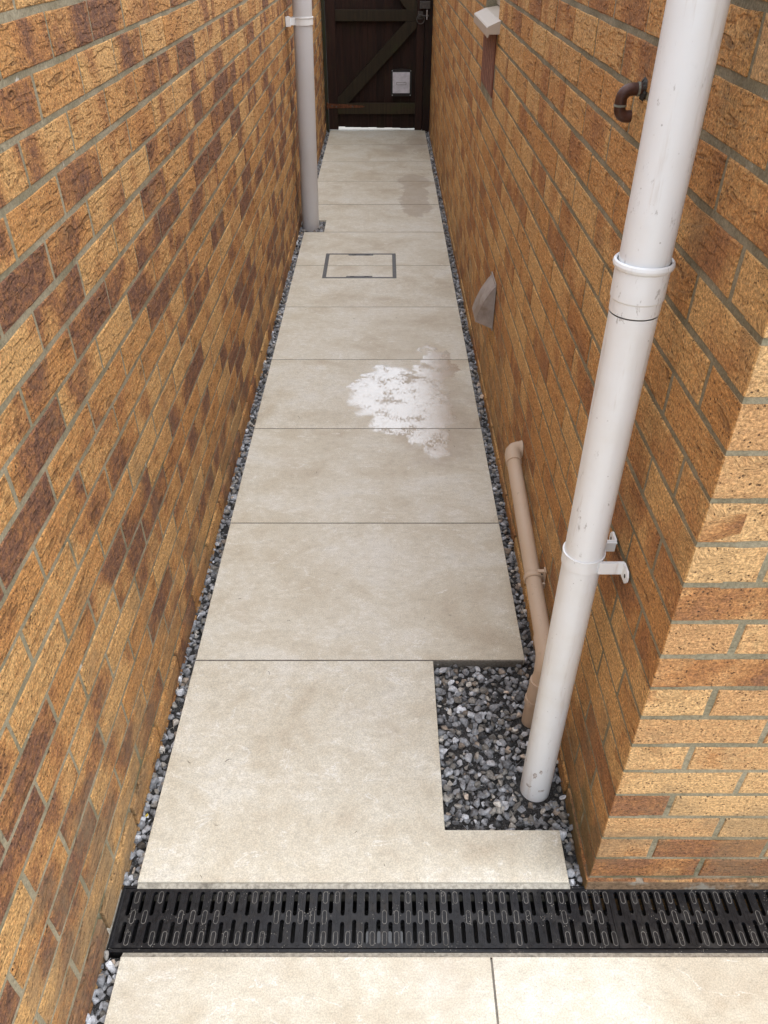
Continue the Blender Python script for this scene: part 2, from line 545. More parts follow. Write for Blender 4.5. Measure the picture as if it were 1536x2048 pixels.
M = {}
M['mortar'] = mortar_material()
BL = (dict(purple=1.22, tone=1.0, pale=0.0, relief=1.9, pmax=0.88, fold_amt=1.0, pits=0.75))
BR = (dict(purple=0.05, tone=0.99, pale=0.0, relief=1.0, pmax=0.40, fold_amt=0.8, pits=0.7))
BF = (dict(purple=0.25, tone=0.95, pale=0.22, relief=0.9, pmax=0.60, fold_amt=0.12, pits=0.8))
for key, par in (('left', BL), ('right', BR), ('front', BF)):
    M[key, 1] = brick_material('brick_' + key, True, **par)
    M[key, 0] = brick_material('brick_joined_' + key, False, **par)
M['slab'] = slab_material()
M['grout'] = plain('grout', (0.165, 0.152, 0.13), 0.3, 150.0, 0.9, 0.001, 0.2)
M['haunch'] = plain('cement_haunch', (0.36, 0.34, 0.29), 0.35, 120.0, 0.9, 0.002, 0.2, tint=(0.13, 0.12, 0.10), tscale=14.0)
M['fillet'] = plain('dirty_cement', (0.19, 0.125, 0.075), 0.45, 140.0, 0.9, 0.002, 0.2, tint=(0.30, 0.28, 0.23), tscale=18.0)
M['white'] = upvc_material('white_upvc', (0.83, 0.86, 0.885), 1.0, 0.30)
M['grey_white'] = upvc_material('shaded_white_upvc', (0.58, 0.58, 0.59), 0.5, 0.36)  # white uPVC with the alley's shade put into a greyer base
M['beige'] = upvc_material('dusty_beige_pvc', (0.53, 0.41, 0.305), 0.9, 0.6)
M['black'] = drain_material()
M['worn'] = plain('worn_black_plastic', (0.13, 0.125, 0.115), 0.5, 60.0, 0.6, 0.0004, 0.4)
M['pit'] = plain('drain_channel', (0.008, 0.008, 0.009), 0.3, 60.0, 0.5)
M['stone'] = stone_material()
M['grit'] = grit_material()
M['boards'] = timber_material('dark_red_boards', (0.012, 0.005, 0.0035), (0.026, 0.010, 0.006), 0.25)
M['rails'] = timber_material('dark_green_brown_rails', (0.020, 0.015, 0.008), (0.034, 0.024, 0.012), 0.45)
M['post'] = timber_material('mossy_post', (0.018, 0.016, 0.010), (0.030, 0.030, 0.015), 0.75)
M['rust'] = plain('rusty_steel', (0.12, 0.045, 0.020), 0.5, 70.0, 0.8, 0.001, 0.3, tint=(0.05, 0.02, 0.012))
M['iron'] = plain('dark_iron', (0.055, 0.05, 0.045), 0.4, 60.0, 0.55, 0.0005, 0.5)
M['steel'] = plain('bright_steel', (0.50, 0.50, 0.50), 0.2, 40.0, 0.4, 0.0, 0.5, 0.8)
M['flap'] = plain('grey_flap', (0.55, 0.56, 0.62), 0.15, 30.0, 0.4)
M['cowl'] = plain('grey_cowl', (0.34, 0.30, 0.275), 0.18, 25.0, 0.55, 0.0003, tint=(0.22, 0.17, 0.13))
M['copper'] = plain('browned_copper', (0.072, 0.034, 0.026), 0.35, 60.0, 0.42, 0.0003, 0.5, 0.35, tint=(0.045, 0.03, 0.026))
M['verdigris'] = plain('verdigris_solder', (0.19, 0.20, 0.17), 0.4, 120.0, 0.7, 0.0008)
M['smudge'] = plain('dried_clay', (0.44, 0.40, 0.375), 0.5, 160.0, 0.8, 0.0, 0.2, tint=(0.74, 0.74, 0.74), tscale=120.0, tth=(0.42, 0.6))
M['sealant'] = plain('black_sealant', (0.03, 0.028, 0.025), 0.4, 120.0, 0.7, 0.002, tint=(0.22, 0.19, 0.16), tscale=60.0)
M['red_tile'] = plain('dark_red_clay', (0.17, 0.060, 0.038), 0.3, 60.0, 0.6, 0.0006)
M['pale_line'] = plain('pale_clay_rib', (0.36, 0.22, 0.16), 0.3, 60.0, 0.7)
M['sill'] = upvc_material('cream_upvc', (0.47, 0.40, 0.325), 0.5, 0.5)
M['glass'] = plain('dark_glass', (0.02, 0.022, 0.024), 0.1, 10.0, 0.06)
M['cover_steel'] = plain('galvanised_frame', (0.115, 0.118, 0.122), 0.35, 120.0, 0.5, 0.0004, 0.5, 0.3)
M['concrete'] = plain('pale_concrete', (0.55, 0.53, 0.49), 0.12, 20.0, 0.85, 0.001)
M['ground'] = plain('ground_soil', (0.10, 0.085, 0.065), 0.3, 6.0, 0.9, 0.004)
M['leaf'] = plain('yellow_leaf', (0.52, 0.40, 0.05), 0.2, 90.0, 0.5)
M['litter'] = plain('dry_fibres', (0.055, 0.040, 0.028), 0.3, 60.0, 0.8)

kw = NT('drain_water')
M['water'] = kw.done((0.03, 0.033, 0.035), 0.03, None, spec=0.8)

# ------------------------------------------------------------------ the setting: ground, path, patio
G = MB()
G.add([(-60, -60, -0.16), (60, -60, -0.16), (60, 60, -0.16), (-60, 60, -0.16)], [(0, 1, 2, 3)])
tag(G.build('ground', M['ground']), 'bare soil beneath and around the paving and the walls', 'ground', 'structure')

PX0, PX1 = -0.0327, 0.8665          # edges of the path
T = 0.603                            # slab pitch
J = 0.0025                           # half a joint
SH = 0.02                            # slab thickness
path = empty('path', (0.4, 3.6, -0.03), label='narrow cream paved path running between the two brick walls', cat='path', kind='structure')
bed = MB()
bed.box((PX0 + 0.004, -0.003, -0.15), (0.6165 - 0.004, 0.601, -0.0012))
bed.box((0.6125, -0.003, -0.15), (PX1 - 0.004, 0.104, -0.0012))
bed.box((PX0 + 0.004, 0.601, -0.15), (PX1 - 0.004, 4.2235, -0.0012))
bed.box((0.0985, 4.2235, -0.15), (PX1 - 0.004, 4.471, -0.0012))
bed.box((PX0 + 0.004, 4.471, -0.15), (PX1 - 0.004, 7.86, -0.0012))
bed.build('grout_bed', M['grout'], path)


def slab(poly, parent, z=0.0, mat=None, name='paving_slab', bev=0.0012):
    m = MB()
    m.prism(poly, z - SH, z, bev=bev)
    return m.build(name, mat or M['slab'], parent)


def rect(x0, y0, x1, y1):
    return [(x0, y0), (x1, y0), (x1, y1), (x0, y1)]


CX0, CX1, CY0, CY1 = 0.1335, 0.5495, 3.4195, 3.8195      # inspection cover
for i in range(13):
    y0, y1 = T * i + (J if i < 7 else 0.0038), T * (i + 1) - (J if i < 6 else 0.0038)
    jx = rng.uniform(-0.0008, 0.0008)
    x0, x1 = PX0 + jx, PX1 + jx * 0.6
    zt = rng.uniform(-0.0003, 0.0003)
    if i == 0:
        poly = [(x0 - 0.003, -0.0085), (0.8718, -0.0085), (0.8722, 0.108), (0.6178, 0.1082), (0.6162, y1), (x0, y1)]
    elif i == 5:
        poly = [(x0, y0), (x1, y0), (x1, y1), (CX1 + 0.0015, y1), (CX1 + 0.0015, CY0 - 0.0015), (CX0 - 0.0015, CY0 - 0.0015), (CX0 - 0.0015, y1), (x0, y1)]
    elif i == 6:
        poly = [(x0, y0), (CX0 - 0.0015, y0), (CX0 - 0.0015, CY1 + 0.0015), (CX1 + 0.0015, CY1 + 0.0015), (CX1 + 0.0015, y0), (x1, y0), (x1, y1), (x0, y1)]
    elif i == 7:
        poly = [(0.0945, y0), (x1, y0), (x1, y1), (x0, y1), (x0, 4.467), (0.0945, 4.467)]
    else:
        poly = rect(x0, y0, x1, y1)
    slab(poly, path, zt)

patio = empty('patio', (0.7, -0.9, -0.03), label='cream paved patio in front of the drain', cat='patio', kind='structure')
pb = MB()
pb.box((-0.028, -4.0, -0.15), (3.2, -0.160, -0.0012))
pb.build('grout_bed', M['grout'], patio)
for r_ in range(7):
    y1 = -0.1562 - 0.604 * r_
    y0 = y1 - 0.6
    xs = [-0.0312, 0.6938, 1.5978, 2.5018, 3.2] if r_ % 2 == 0 else [-0.0312, 0.2438, 1.1478, 2.0518, 2.9558, 3.2]
    for a, b in zip(xs, xs[1:]):
        slab(rect(a, y0, b - 0.004, y1), patio, rng.uniform(-0.0005, 0.0005))
hm = MB()      # cement strips either side of the drain
hm.prism([(-0.0225, -0.055), (-0.0110, -0.055), (-0.0090, -0.0055), (-0.0185, -0.0105)], -0.036, 0.874, axes='yz')
hm.build('cement_strip', M['haunch'], path)
hm = MB()
hm.prism([(-0.1558, -0.055), (-0.1440, -0.055), (-0.1446, -0.0105), (-0.1555, -0.0062)], -0.032, 3.2, axes='yz')
hm.prism([(-0.074, -0.055), (-0.0665, -0.055), (-0.068, -0.006), (-0.074, -0.002)], -0.143, -0.02, axes='xz')
hm.build('cement_strip', M['haunch'], patio)

yard = MB()
for i in range(5):
    yard.box((-1.4, 7.90 + i * 1.2, -0.15), (2.4, 9.09 + i * 1.2, -0.002))
tag(yard.build('yard', M['concrete']), 'bright pale yard beyond the gate, seen through the gap below it', 'yard', 'structure')

# ------------------------------------------------------------------ bricks
LW, RW, RY = -0.074, 0.9086, -0.0123     # wall faces; RY: face of the return wall
BH, JT = 0.065, 0.010
DEPTH = 0.055


def brick_mesh(name, L, faces, seed, W2=0.0, chip=1.0):
    """front at y=0 facing -y, running x 0..L, z 0..BH; faces 'F' or 'FL'/'FR' with a return face at x=0 / x=L"""
    r = random.Random(seed)
    V, F, UV, SM = [], [], [], []

    def panel(L_, to3, uo):
        nx, nz = (4 if L_ > 0.15 else 3), 2
        ch = 0.0019
        b = len(V)
        js = {}
        for i in range(nx + 1):
            for j in range(nz + 1):
                edge = i in (0, nx) or j in (0, nz)
                u = ch + (L_ - 2 * ch) * i / nx
                w = ch + (BH - 2 * ch) * j / nz
                u += r.uniform(-1, 1) * (0.0006 if edge else 0.004)
                w += r.uniform(-1, 1) * (0.0008 if edge else 0.003)
                d = r.uniform(-0.0003, 0.0004) * chip
                js[i, j] = len(V)
                V.append(to3(u, w, d))
                UV.append((u + uo, w))
        for i in range(nx):
            for j in range(nz):
                F.append((js[i, j], js[i + 1, j], js[i + 1, j + 1], js[i, j + 1]))
                SM.append(True)
        ring = [(i, 0) for i in range(nx)] + [(nx, j) for j in range(nz)] + [(i, nz) for i in range(nx, 0, -1)] + [(0, j) for j in range(nz, 0, -1)]
        out = []
        for i, j in ring:
            u, w = L_ * i / nx, BH * j / nz
            if 0 < i < nx:
                w += r.choice((1, 1, 1, 2.2)) * r.uniform(-0.0004, 0.0015) * (1 if j == 0 else -1) * chip
            if 0 < j < nz:
                u += r.uniform(-0.0003, 0.0014) * (1 if i == 0 else -1) * chip
            out.append(len(V))
            V.append(to3(u, w, 0.0013 + r.uniform(-0.0003, 0.0009)))
            UV.append((u + uo, w))
        back = []
        for k_, (i, j) in enumerate(ring):
            back.append(len(V))
            u, w = UV[out[k_]]
            V.append(to3(u - uo, w, DEPTH))
            UV.append((u + (DEPTH if i == nx else (-DEPTH if i == 0 else 0.0)), w + (DEPTH if j == nz else (-DEPTH if j == 0 else 0.0))))
        n = len(ring)
        lip = []
        for a in ring:
            lip.append(len(V))
            V.append(V[js[a]])
            UV.append(UV[js[a]])
        for k_ in range(n):
            F.append((lip[k_], out[k_], out[(k_ + 1) % n], lip[(k_ + 1) % n]))
            SM.append(False)
            F.append((out[k_], back[k_], back[(k_ + 1) % n], out[(k_ + 1) % n]))
            SM.append(False)

    panel(L, lambda u, w, d: (u, d, w), 0.0)
    if 'R' in faces:      # face at x = L, looking +x, running back along y
        panel(W2, lambda u, w, d: (L - d, u, w), 0.4)
    if 'L' in faces:      # face at x = 0, looking -x; u runs from the back to the corner
        panel(W2, lambda u, w, d: (d, W2 - u, w), 0.4)
    m = bpy.data.meshes.new(name)
    m.from_pydata(V, [], F)
    m.polygons.foreach_set('use_smooth', SM)
    uvl = m.uv_layers.new(name='UVMap')
    buf = []
    for l in m.loops:
        buf += UV[l.vertex_index]
    uvl.data.foreach_set('uv', buf)
    m.update()
    return m


# every brick: (mesh key, matrix, random colour, visible size)
STR = [brick_mesh('brick', 0.215, 'F', 100 + i) for i in range(12)]
HDR = [brick_mesh('half_brick', 0.1025, 'F', 200 + i) for i in range(6)]
CORN_S = [brick_mesh('corner_brick', 0.1025, 'FL', 300 + i, W2=0.215) for i in range(4)]     # long face in the alley
CORN_H = [brick_mesh('corner_brick', 0.215, 'FL', 320 + i, W2=0.1025) for i in range(4)]     # short face in the alley
for i in range(4):
    for c_ in (CORN_S[i], CORN_H[i]):
        pass

CAMP = Vector(cam_o.location)
CR = Vector((1, 0, 0))
CF = Vector((0, math.cos(R(37.61)), -math.sin(R(37.61))))
CU = CR.cross(CF)


def pix(p):
    d = Vector(p) - CAMP
    z = d.dot(CF)
    if z < 0.05:
        return None
    return (768 + 1545 * d.dot(CR) / z, 1024 - 1545 * d.dot(CU) / z)


def seen_area(quad):
    q = [pix(p) for p in quad]
    if any(v is None for v in q):
        return 0.0
    cx, cy = sum(v[0] for v in q) / 4, sum(v[1] for v in q) / 4
    if not (-60 < cx < 1596 and -60 < cy < 2108):
        return 0.0
    return abs(sum(q[i][0] * q[(i + 1) % 4][1] - q[(i + 1) % 4][0] * q[i][1] for i in range(4))) / 2


def wall_frame(kind):
    if kind == 'left':
        return Matrix(((0, -1, 0, LW), (1, 0, 0, 0), (0, 0, 1, 0), (0, 0, 0, 1)))        # u -> +y, facing +x
    if kind == 'right':
        return Matrix(((0, 1, 0, RW), (-1, 0, 0, 0), (0, 0, 1, 0), (0, 0, 0, 1)))        # u -> -y, facing -x
    return Matrix(((1, 0, 0, RW), (0, 1, 0, RY), (0, 0, 1, 0), (0, 0, 0, 1)))            # u -> +x, facing -y


def make_bricks(spec, parent, n_single):
    """spec: list of dicts(mesh list, frame matrix, u, z, proud, kind, L, colour)"""
    for s in spec:
        F = s['frame']
        s['mat'] = F @ Matrix.Translation((s['u'], -s['proud'], s['z'])) @ Matrix.Rotation(s['tilt'], 4, 'Y')
        L = s['L']
        a = seen_area([s['mat'] @ Vector(c) for c in ((0, 0, 0), (L, 0, 0), (L, 0, BH), (0, 0, BH))])
        if 'W2' in s:
            a += seen_area([s['mat'] @ Vector(c) for c in ((0, 0, 0), (0, s['W2'], 0), (0, s['W2'], BH), (0, 0, BH))])
        s['area'] = a
    spec.sort(key=lambda s: -s['area'])
    for s in spec[:n_single]:
        o = bpy.data.objects.new('brick', s['mesh'])
        col.objects.link(o)
        o.parent = parent
        o.matrix_parent_inverse = Matrix.Translation(-Vector(parent.location))
        o.matrix_basis = s['mat']
        o.color = (*s['rnd'], 1.0)
    rest = spec[n_single:]
    V, F, UV, C, SM, MI = [], [], [], [], [], []
    mats = []
    for s in rest:
        me = s['mesh']
        b = len(V)
        mt = M[s['kind'], 0]
        if mt not in mats:
            mats.append(mt)
        mi = mats.index(mt)
        V += [(s['mat'] @ v.co)[:] for v in me.vertices]
        uvd = me.uv_layers[0].data
        for p in me.polygons:
            F.append([i + b for i in p.vertices])
            SM.append(p.use_smooth)
            MI.append(mi)
            for li in p.loop_indices:
                UV += uvd[li].uv[:]
                C += (*s['rnd'], 1.0)
    m = bpy.data.meshes.new('bricks_far')
    m.from_pydata(V, [], F)
    m.polygons.foreach_set('use_smooth', SM)
    m.polygons.foreach_set('material_index', MI)
    m.uv_layers.new(name='UVMap').data.foreach_set('uv', UV)
    m.color_attributes.new('rnd', 'FLOAT_COLOR', 'CORNER').data.foreach_set('color', C)
    o = link('brick', m, parent, mats)
    o['kind'] = 'stuff'
    return o


def with_mat(meshes, mat):
    out = []
    for m in meshes:
        c = m.copy()
        c.materials.append(mat)
        out.append(c)
    return out


def rcol():
    return (rng.random(), rng.random(), rng.random())


def corner_mat_mesh(meshes):
    """corner bricks: the front face takes the return wall's material, the long side the alley's"""
    out = []
    for m in meshes:
        c = m.copy()
        c.materials.append(M['front', 1])
        c.materials.append(M['right', 1])
        for p in c.polygons:
            p.material_index = 1 if p.normal.x < -0.5 else 0
        out.append(c)
    return out


NC = 24                                  # courses
ml = dict(S=with_mat(STR, M['left', 1]), H=with_mat(HDR, M['left', 1]))
mr = dict(S=with_mat(STR, M['right', 1]), H=with_mat(HDR, M['right', 1]))
mf = dict(S=with_mat(STR, M['front', 1]), H=with_mat(HDR, M['front', 1]), CS=corner_mat_mesh(CORN_S), CH=corner_mat_mesh(CORN_H))

left_wall = empty('brick_wall', (LW - 0.05, 3.0, -0.1), label='long yellow and purple-brown brick wall along the left side of the path', cat='wall')
right_wall = empty('brick_wall', (RW + 0.05, 3.0, -0.1), label='buff brick wall with corner, window sill and vent on the right of the path', cat='wall')

LZ0, RZ0 = 0.0655, 0.0276
spec = []
Y_END = 7.62
for i in range(-2, NC):
    z = LZ0 + 0.075 * i + JT / 2
    par = i % 2
    kk = -14 + ((par - (-14)) % 2)
    y = 0.006 + 0.1125 * kk + JT / 2
    wob = rng.uniform(-0.0012, 0.0012)
    while y < Y_END:
        L = 0.215
        last = y + L > Y_END
        if not last:
            spec.append(dict(mesh=rng.choice(ml['S']), frame=wall_frame('left'), u=y + rng.uniform(-0.0015, 0.0015), z=z + wob + rng.uniform(-0.0007, 0.0007),
                             proud=rng.uniform(-0.0002, 0.0012) + (0.007 if i < 0 else 0.0), tilt=rng.uniform(-0.003, 0.003), kind='left', L=L, rnd=rcol()))
        y += 0.225
make_bricks(spec, left_wall, 298)

# window, ribbed panel and vent openings in the right wall: (y0, y1, z0, z1)
WIN = (2.590, 3.045, 1.272, 1.80)
RIB = (2.600, 3.045, 1.036, 1.262)
spec = []
fr = wall_frame('right')


def alley_brick(y_hi, L, z, i, mesh):
    """brick of the alley face covering y_hi-L .. y_hi"""
    y_lo = y_hi - L
    for (a, b, c, d) in (WIN, RIB):
        if y_lo < b - 0.004 and y_hi > a + 0.004 and z < d - 0.006 and z + BH > c + 0.006:
            return
    spec.append(dict(mesh=mesh, frame=fr, u=-y_hi + rng.uniform(-0.0012, 0.0012), z=z, proud=rng.uniform(-0.0002, 0.0010) + (0.005 if i < 0 else 0.0),
                     tilt=rng.uniform(-0.0025, 0.0025), kind='right', L=L, rnd=rcol()))


ff = wall_frame('front')
BIAS = {'p': -0.10, 't': 0.42, 'o': 0.78, 'd': 1.15}
FRONT = ['dd', 'td', 'pp', 'dp', 'tp', 'tp', 'pt', 'tp', 'oo', 'pt', 'ot', 'tp', 'oo', 'pp', 'pp', 'tp', 'pt', 'op', 'pp', 'to']


def fcol(i, j):
    c = rcol()
    if 0 <= i < len(FRONT):
        return (c[0], c[1], BIAS[FRONT[i][min(j, 1)]] + rng.uniform(-0.06, 0.06))
    return c


for i in range(-2, NC):
    z = RZ0 + 0.075 * i + JT / 2 + rng.uniform(-0.001, 0.001)
    odd = i % 2 == 1
    # corner brick
    rc = fcol(i, 0)
    nf = 0
    pr = 0.005 if i < 0 else 0.0
    if odd:
        spec.append(dict(mesh=rng.choice(mf['CS']), frame=ff, u=-pr, z=z, proud=pr, tilt=0.0, kind='front', L=0.1025, W2=0.215, rnd=rc))
        y, x = RY + 0.225, 0.1125
    else:
        spec.append(dict(mesh=rng.choice(mf['CH']), frame=ff, u=-pr, z=z, proud=pr, tilt=0.0, kind='front', L=0.215, W2=0.1025, rnd=rc))
        y, x = RY + 0.1125, 0.225
    while y + 0.215 < Y_END:
        alley_brick(y + 0.215, 0.215, z, i, rng.choice(mr['S']))
        y += 0.225
    while x < 1.9:
        spec.append(dict(mesh=rng.choice(mf['S']), frame=ff, u=x + rng.uniform(-0.0012, 0.0012), z=z, proud=rng.uniform(-0.0002, 0.0010) + pr,
                         tilt=rng.uniform(-0.002, 0.002), kind='front', L=0.215, rnd=fcol(i, 1) if nf == 0 else rcol()))
        x += 0.225
        nf += 1
# cut bricks beside the window and panel where whole ones were left out
for (a, b, c, d) in (WIN, RIB):
    i = 0
    while RZ0 + 0.075 * i < 2.4:
        z = RZ0 + 0.075 * i + JT / 2
        if z < d - 0.006 and z + BH > c + 0.006:
            start = RY + (0.225 if i % 2 == 1 else 0.1125)
            n = math.floor((a + 0.004 - start) / 0.225)
            y_lo = start + 0.225 * n
            if y_lo < a - 0.03 and y_lo + 0.215 > a + 0.004:
                spec.append(dict(mesh=rng.choice(mr['H']), frame=fr @ Matrix.Translation((-(a - 0.008), 0, 0)) @ Matrix.Diagonal(((a - 0.008 - y_lo) / 0.1025, 1, 1, 1)) @ Matrix.Translation(((a - 0.008), 0, 0)),
                                 u=-(a - 0.008), z=z, proud=0.0, tilt=0.0, kind='right', L=0.1025, rnd=rcol()))
            n = math.floor((b - 0.004 - start) / 0.225)
            y_hi = start + 0.225 * n + 0.215
            if y_hi > b + 0.03 and y_hi - 0.215 < b - 0.004:
                spec.append(dict(mesh=rng.choice(mr['H']), frame=fr @ Matrix.Translation((-y_hi, 0, 0)) @ Matrix.Diagonal(((y_hi - b - 0.008) / 0.1025, 1, 1, 1)) @ Matrix.Translation((y_hi, 0, 0)),
                                 u=-y_hi, z=z, proud=0.0, tilt=0.0, kind='right', L=0.1025, rnd=rcol()))
        i += 1
make_bricks(spec, right_wall, 298)

TOPZ = LZ0 + 0.075 * NC
REC = 0.0015
mo = MB()
mo.box((LW - 0.22, -1.62, -0.15), (LW - REC, Y_END, TOPZ))
mo.build('mortar', M['mortar'], left_wall)
mo = MB()
x0 = RW + REC
mo.box((x0, RY + REC, -0.15), (RW + 0.25, WIN[0], TOPZ))
mo.box((x0, WIN[0], -0.15), (RW + 0.25, WIN[1], WIN[2] - 0.02))
mo.box((x0, WIN[0], WIN[3]), (RW + 0.25, WIN[1], TOPZ))
mo.box((x0, WIN[1], -0.15), (RW + 0.25, Y_END, TOPZ))
mo.box((RW + 0.25, RY + REC, -0.15), (2.82, 0.25, TOPZ))
mo.build('mortar', M['mortar'], right_wall)

fi = MB()
fi.prism([(RY - 0.0005, -0.06), (RY + 0.03, -0.06), (RY + 0.03, 0.024), (RY + 0.002, 0.024), (RY - 0.0062, 0.018), (RY - 0.0068, -0.02)][::-1], RW - 0.002, 1.9, axes='yz')
fi.build('cement_fillet', M['fillet'], right_wall)

# ribbed clay panel under the window
rb = MB()
rb.box((RW + 0.0008, RIB[0] + 0.004, RIB[2]), (RW + 0.05, RIB[1] - 0.004, RIB[3]))
nr = 7
wr = (RIB[1] - RIB[0] - 0.008) / nr
for i in range(nr):
    ya = RIB[0] + 0.004 + i * wr
    rb.box((RW - 0.0020, ya + 0.005, RIB[2] + 0.003), (RW + 0.0005, ya + wr - 0.004, RIB[3] - 0.003), bev=0.0015)
    if i:
        rb.box((RW - 0.0030, ya - 0.0035, RIB[2] + 0.003), (RW + 0.0006, ya + 0.0035, RIB[3] - 0.003), mi=1)
rb.build('ribbed_panel', [M['red_tile'], M['pale_line']], right_wall)

# window: sill with drip nose, frame, pane
win = empty('window', (RW, 2.8, 1.3))
win.parent = right_wall
win.matrix_parent_inverse = Matrix.Translation(-Vector(right_wall.location))


def under(o, parent):
    o.parent = parent
    o.matrix_parent_inverse = Matrix.Translation(-(Vector(parent.location)))
    return o


sl = MB()
ys0, ys1 = 2.512, 3.035
sl.prism([(0.8600, 1.2845), (0.8600, 1.2570), (0.8640, 1.2520), (0.8665, 1.2560), (0.8690, 1.2640), (RW + 0.07, 1.2640), (RW + 0.07, 1.3180), (RW - 0.002, 1.3060), (0.8640, 1.2885)],
         ys0, ys1, axes='xz')
under(sl.build('window_sill', M['sill']), win)
wf = MB()
fx0, fx1 = RW + 0.045, RW + 0.095
for (a, b, c, d) in ((WIN[0], WIN[1], 1.318, 1.385), (WIN[0], WIN[1], 1.735, 1.80)):
    wf.box((fx0, a, c), (fx1, b, d), bev=0.004)
for (a, b) in ((WIN[0], WIN[0] + 0.065), (WIN[1] - 0.065, WIN[1])):
    wf.box((fx0 - 0.002, a, 1.3855), (fx1, b, 1.7345), bev=0.004)
under(wf.build('window_frame', M['sill']), win)
pn = MB()
pn.box((fx0 + 0.02, WIN[0] + 0.0655, 1.3855), (fx0 + 0.028, WIN[1] - 0.0655, 1.7345))
under(pn.build('pane', M['glass']), win)

# ------------------------------------------------------------------ gravel
HULLS = []
hr = random.Random(5)
for _ in range(22):
    bm = bmesh.new()
    sx, sy, sz = hr.uniform(0.8, 1.3), hr.uniform(0.65, 1.0), hr.uniform(0.5, 0.85)
    for _k in range(hr.randint(10, 14)):
        v = Vector((hr.gauss(0, 1), hr.gauss(0, 1), hr.gauss(0, 1))).normalized() * hr.uniform(0.82, 1.05)
        bm.verts.new((v.x * sx, v.y * sy, v.z * sz))
    res = bmesh.ops.convex_hull(bm, input=bm.verts[:])
    bmesh.ops.delete(bm, geom=[g for g in set(res['geom_interior'] + res['geom_unused']) if isinstance(g, bmesh.types.BMVert)], context='VERTS')
    bmesh.ops.bevel(bm, geom=bm.edges[:], offset=0.09, segments=1, profile=0.5, affect='EDGES')
    bm.verts.index_update()
    HULLS.append(([v.co.copy() for v in bm.verts], [[v.index for v in f.verts] for f in bm.faces]))
    bm.free()


def gravel(name, label, areas, avoid=(), seed=1, keep=1.0):
    r = random.Random(seed)
    V, F, C = [], [], []
    for (x0, y0, x1, y1, zt) in areas:
        for layer, (st, dz, rad) in enumerate(((0.0160, -0.018, 0.0108), (0.0168, -0.0095, 0.0114), (0.034, -0.001, 0.0125))):
            y = y0 + st / 2
            while y < y1:
                x = x0 + st * 0.45
                while x < x1 - 0.002:
                    px, py = x + r.uniform(-0.4, 0.4) * st, y + r.uniform(-0.5, 0.5) * st
                    s = rad * r.choice((0.6, 0.8, 0.95, 1.0, 1.1, 1.35))
                    px = min(max(px, x0 + s * 0.55), x1 - s * 0.55)
                    bad = any((px - ax) ** 2 + (py - ay) ** 2 < (ar + s * 0.75) ** 2 for ax, ay, ar in avoid)
                    dark_clump = mnoise.noise(Vector((px * 14, py * 14, 3.0 + seed)))
                    if not bad and not (layer == 1 and r.random() < 0.10) and not (layer >= 1 and dark_clump > 0.33 and r.random() < 0.65):
                        hv, hf = r.choice(HULLS)
                        q = Matrix.Rotation(r.uniform(0, 6.28), 3, 'Z') @ Matrix.Rotation(r.gauss(0, 0.45), 3, 'X') @ Matrix.Rotation(r.gauss(0, 0.45), 3, 'Y')
                        c = Vector((px, py, zt + dz + r.uniform(-0.003, 0.003)))
                        b = len(V)
                        V += [(q @ (v * s) + c)[:] for v in hv]
                        F += [[i + b for i in f] for f in hf]
                        t = r.random()
                        g = r.uniform(0.15, 0.31) if t < 0.66 else (r.uniform(0.31, 0.52) if t < 0.90 else (r.uniform(0.5, 0.70) if t < 0.955 else r.uniform(0.04, 0.09)))
                        w = r.random()
                        tint = (g * 0.95, g * 0.985, g * 1.04) if w < 0.72 else ((g * 1.0, g * 0.95, g * 0.86) if w < 0.92 else (g * 1.1, g * 0.92, g * 0.75))
                        for f in hf:
                            C += [*tint, 1.0] * len(f)
                    x += st
                y += st
    m = bpy.data.meshes.new(name)
    m.from_pydata(V, [], F)
    m.color_attributes.new('tint', 'FLOAT_COLOR', 'CORNER').data.foreach_set('color', C)
    m.materials.append(M['stone'])
    m.materials.append(M['grit'])
    m.update()
    # the fines below the stones
    bmx = bmesh.new()
    bmx.from_mesh(m)
    for (x0, y0, x1, y1, zt) in areas:
        ny = max(1, int((y1 - y0) / 0.05))
        vs_ = []
        for i in range(ny + 1):
            yy = y0 + (y1 - y0) * i / ny
            vs_.append([bmx.verts.new((xx, yy, zt - 0.0145)) for xx in (x0, x1)])
        for i in range(ny):
            f = bmx.faces.new((vs_[i][0], vs_[i][1], vs_[i + 1][1], vs_[i + 1][0]))
            f.material_index = 1
    bmx.to_mesh(m)
    bmx.free()
    o = link(name, m)
    return tag(o, label, 'gravel', 'stuff')


RP = (0.8385, 0.2262, 0.0345)        # right downpipe: x, y, radius
LP = (0.000, 4.345, 0.0545)          # left soil pipe at the ground
WPB = (0.856, 0.420, 0.023)          # foot of the beige waste pipe
gravel('gravel', 'grey crushed stone strip along the foot of the left wall',
       [(LW - 0.002, -0.012, PX0, 4.2230, -0.008), (LW - 0.002, 4.2230, 0.0945, 4.468, -0.006), (LW - 0.002, 4.468, PX0, 7.55, -0.006)], [LP], 3)
gravel('gravel', 'short bit of grey crushed stone left of the patio, below the drain',
       [(LW - 0.002, -1.3, -0.0312, -0.150, -0.007)], [], 4)
gravel('gravel', 'grey crushed stone filling the cut-out round the white downpipe and the right wall foot',
       [(0.8725, -0.012, RW + 0.002, 0.109, -0.010), (0.617, 0.108, RW + 0.002, 0.6015, -0.011), (PX1, 0.6015, RW + 0.002, 7.55, -0.009)], [RP, WPB], 6)

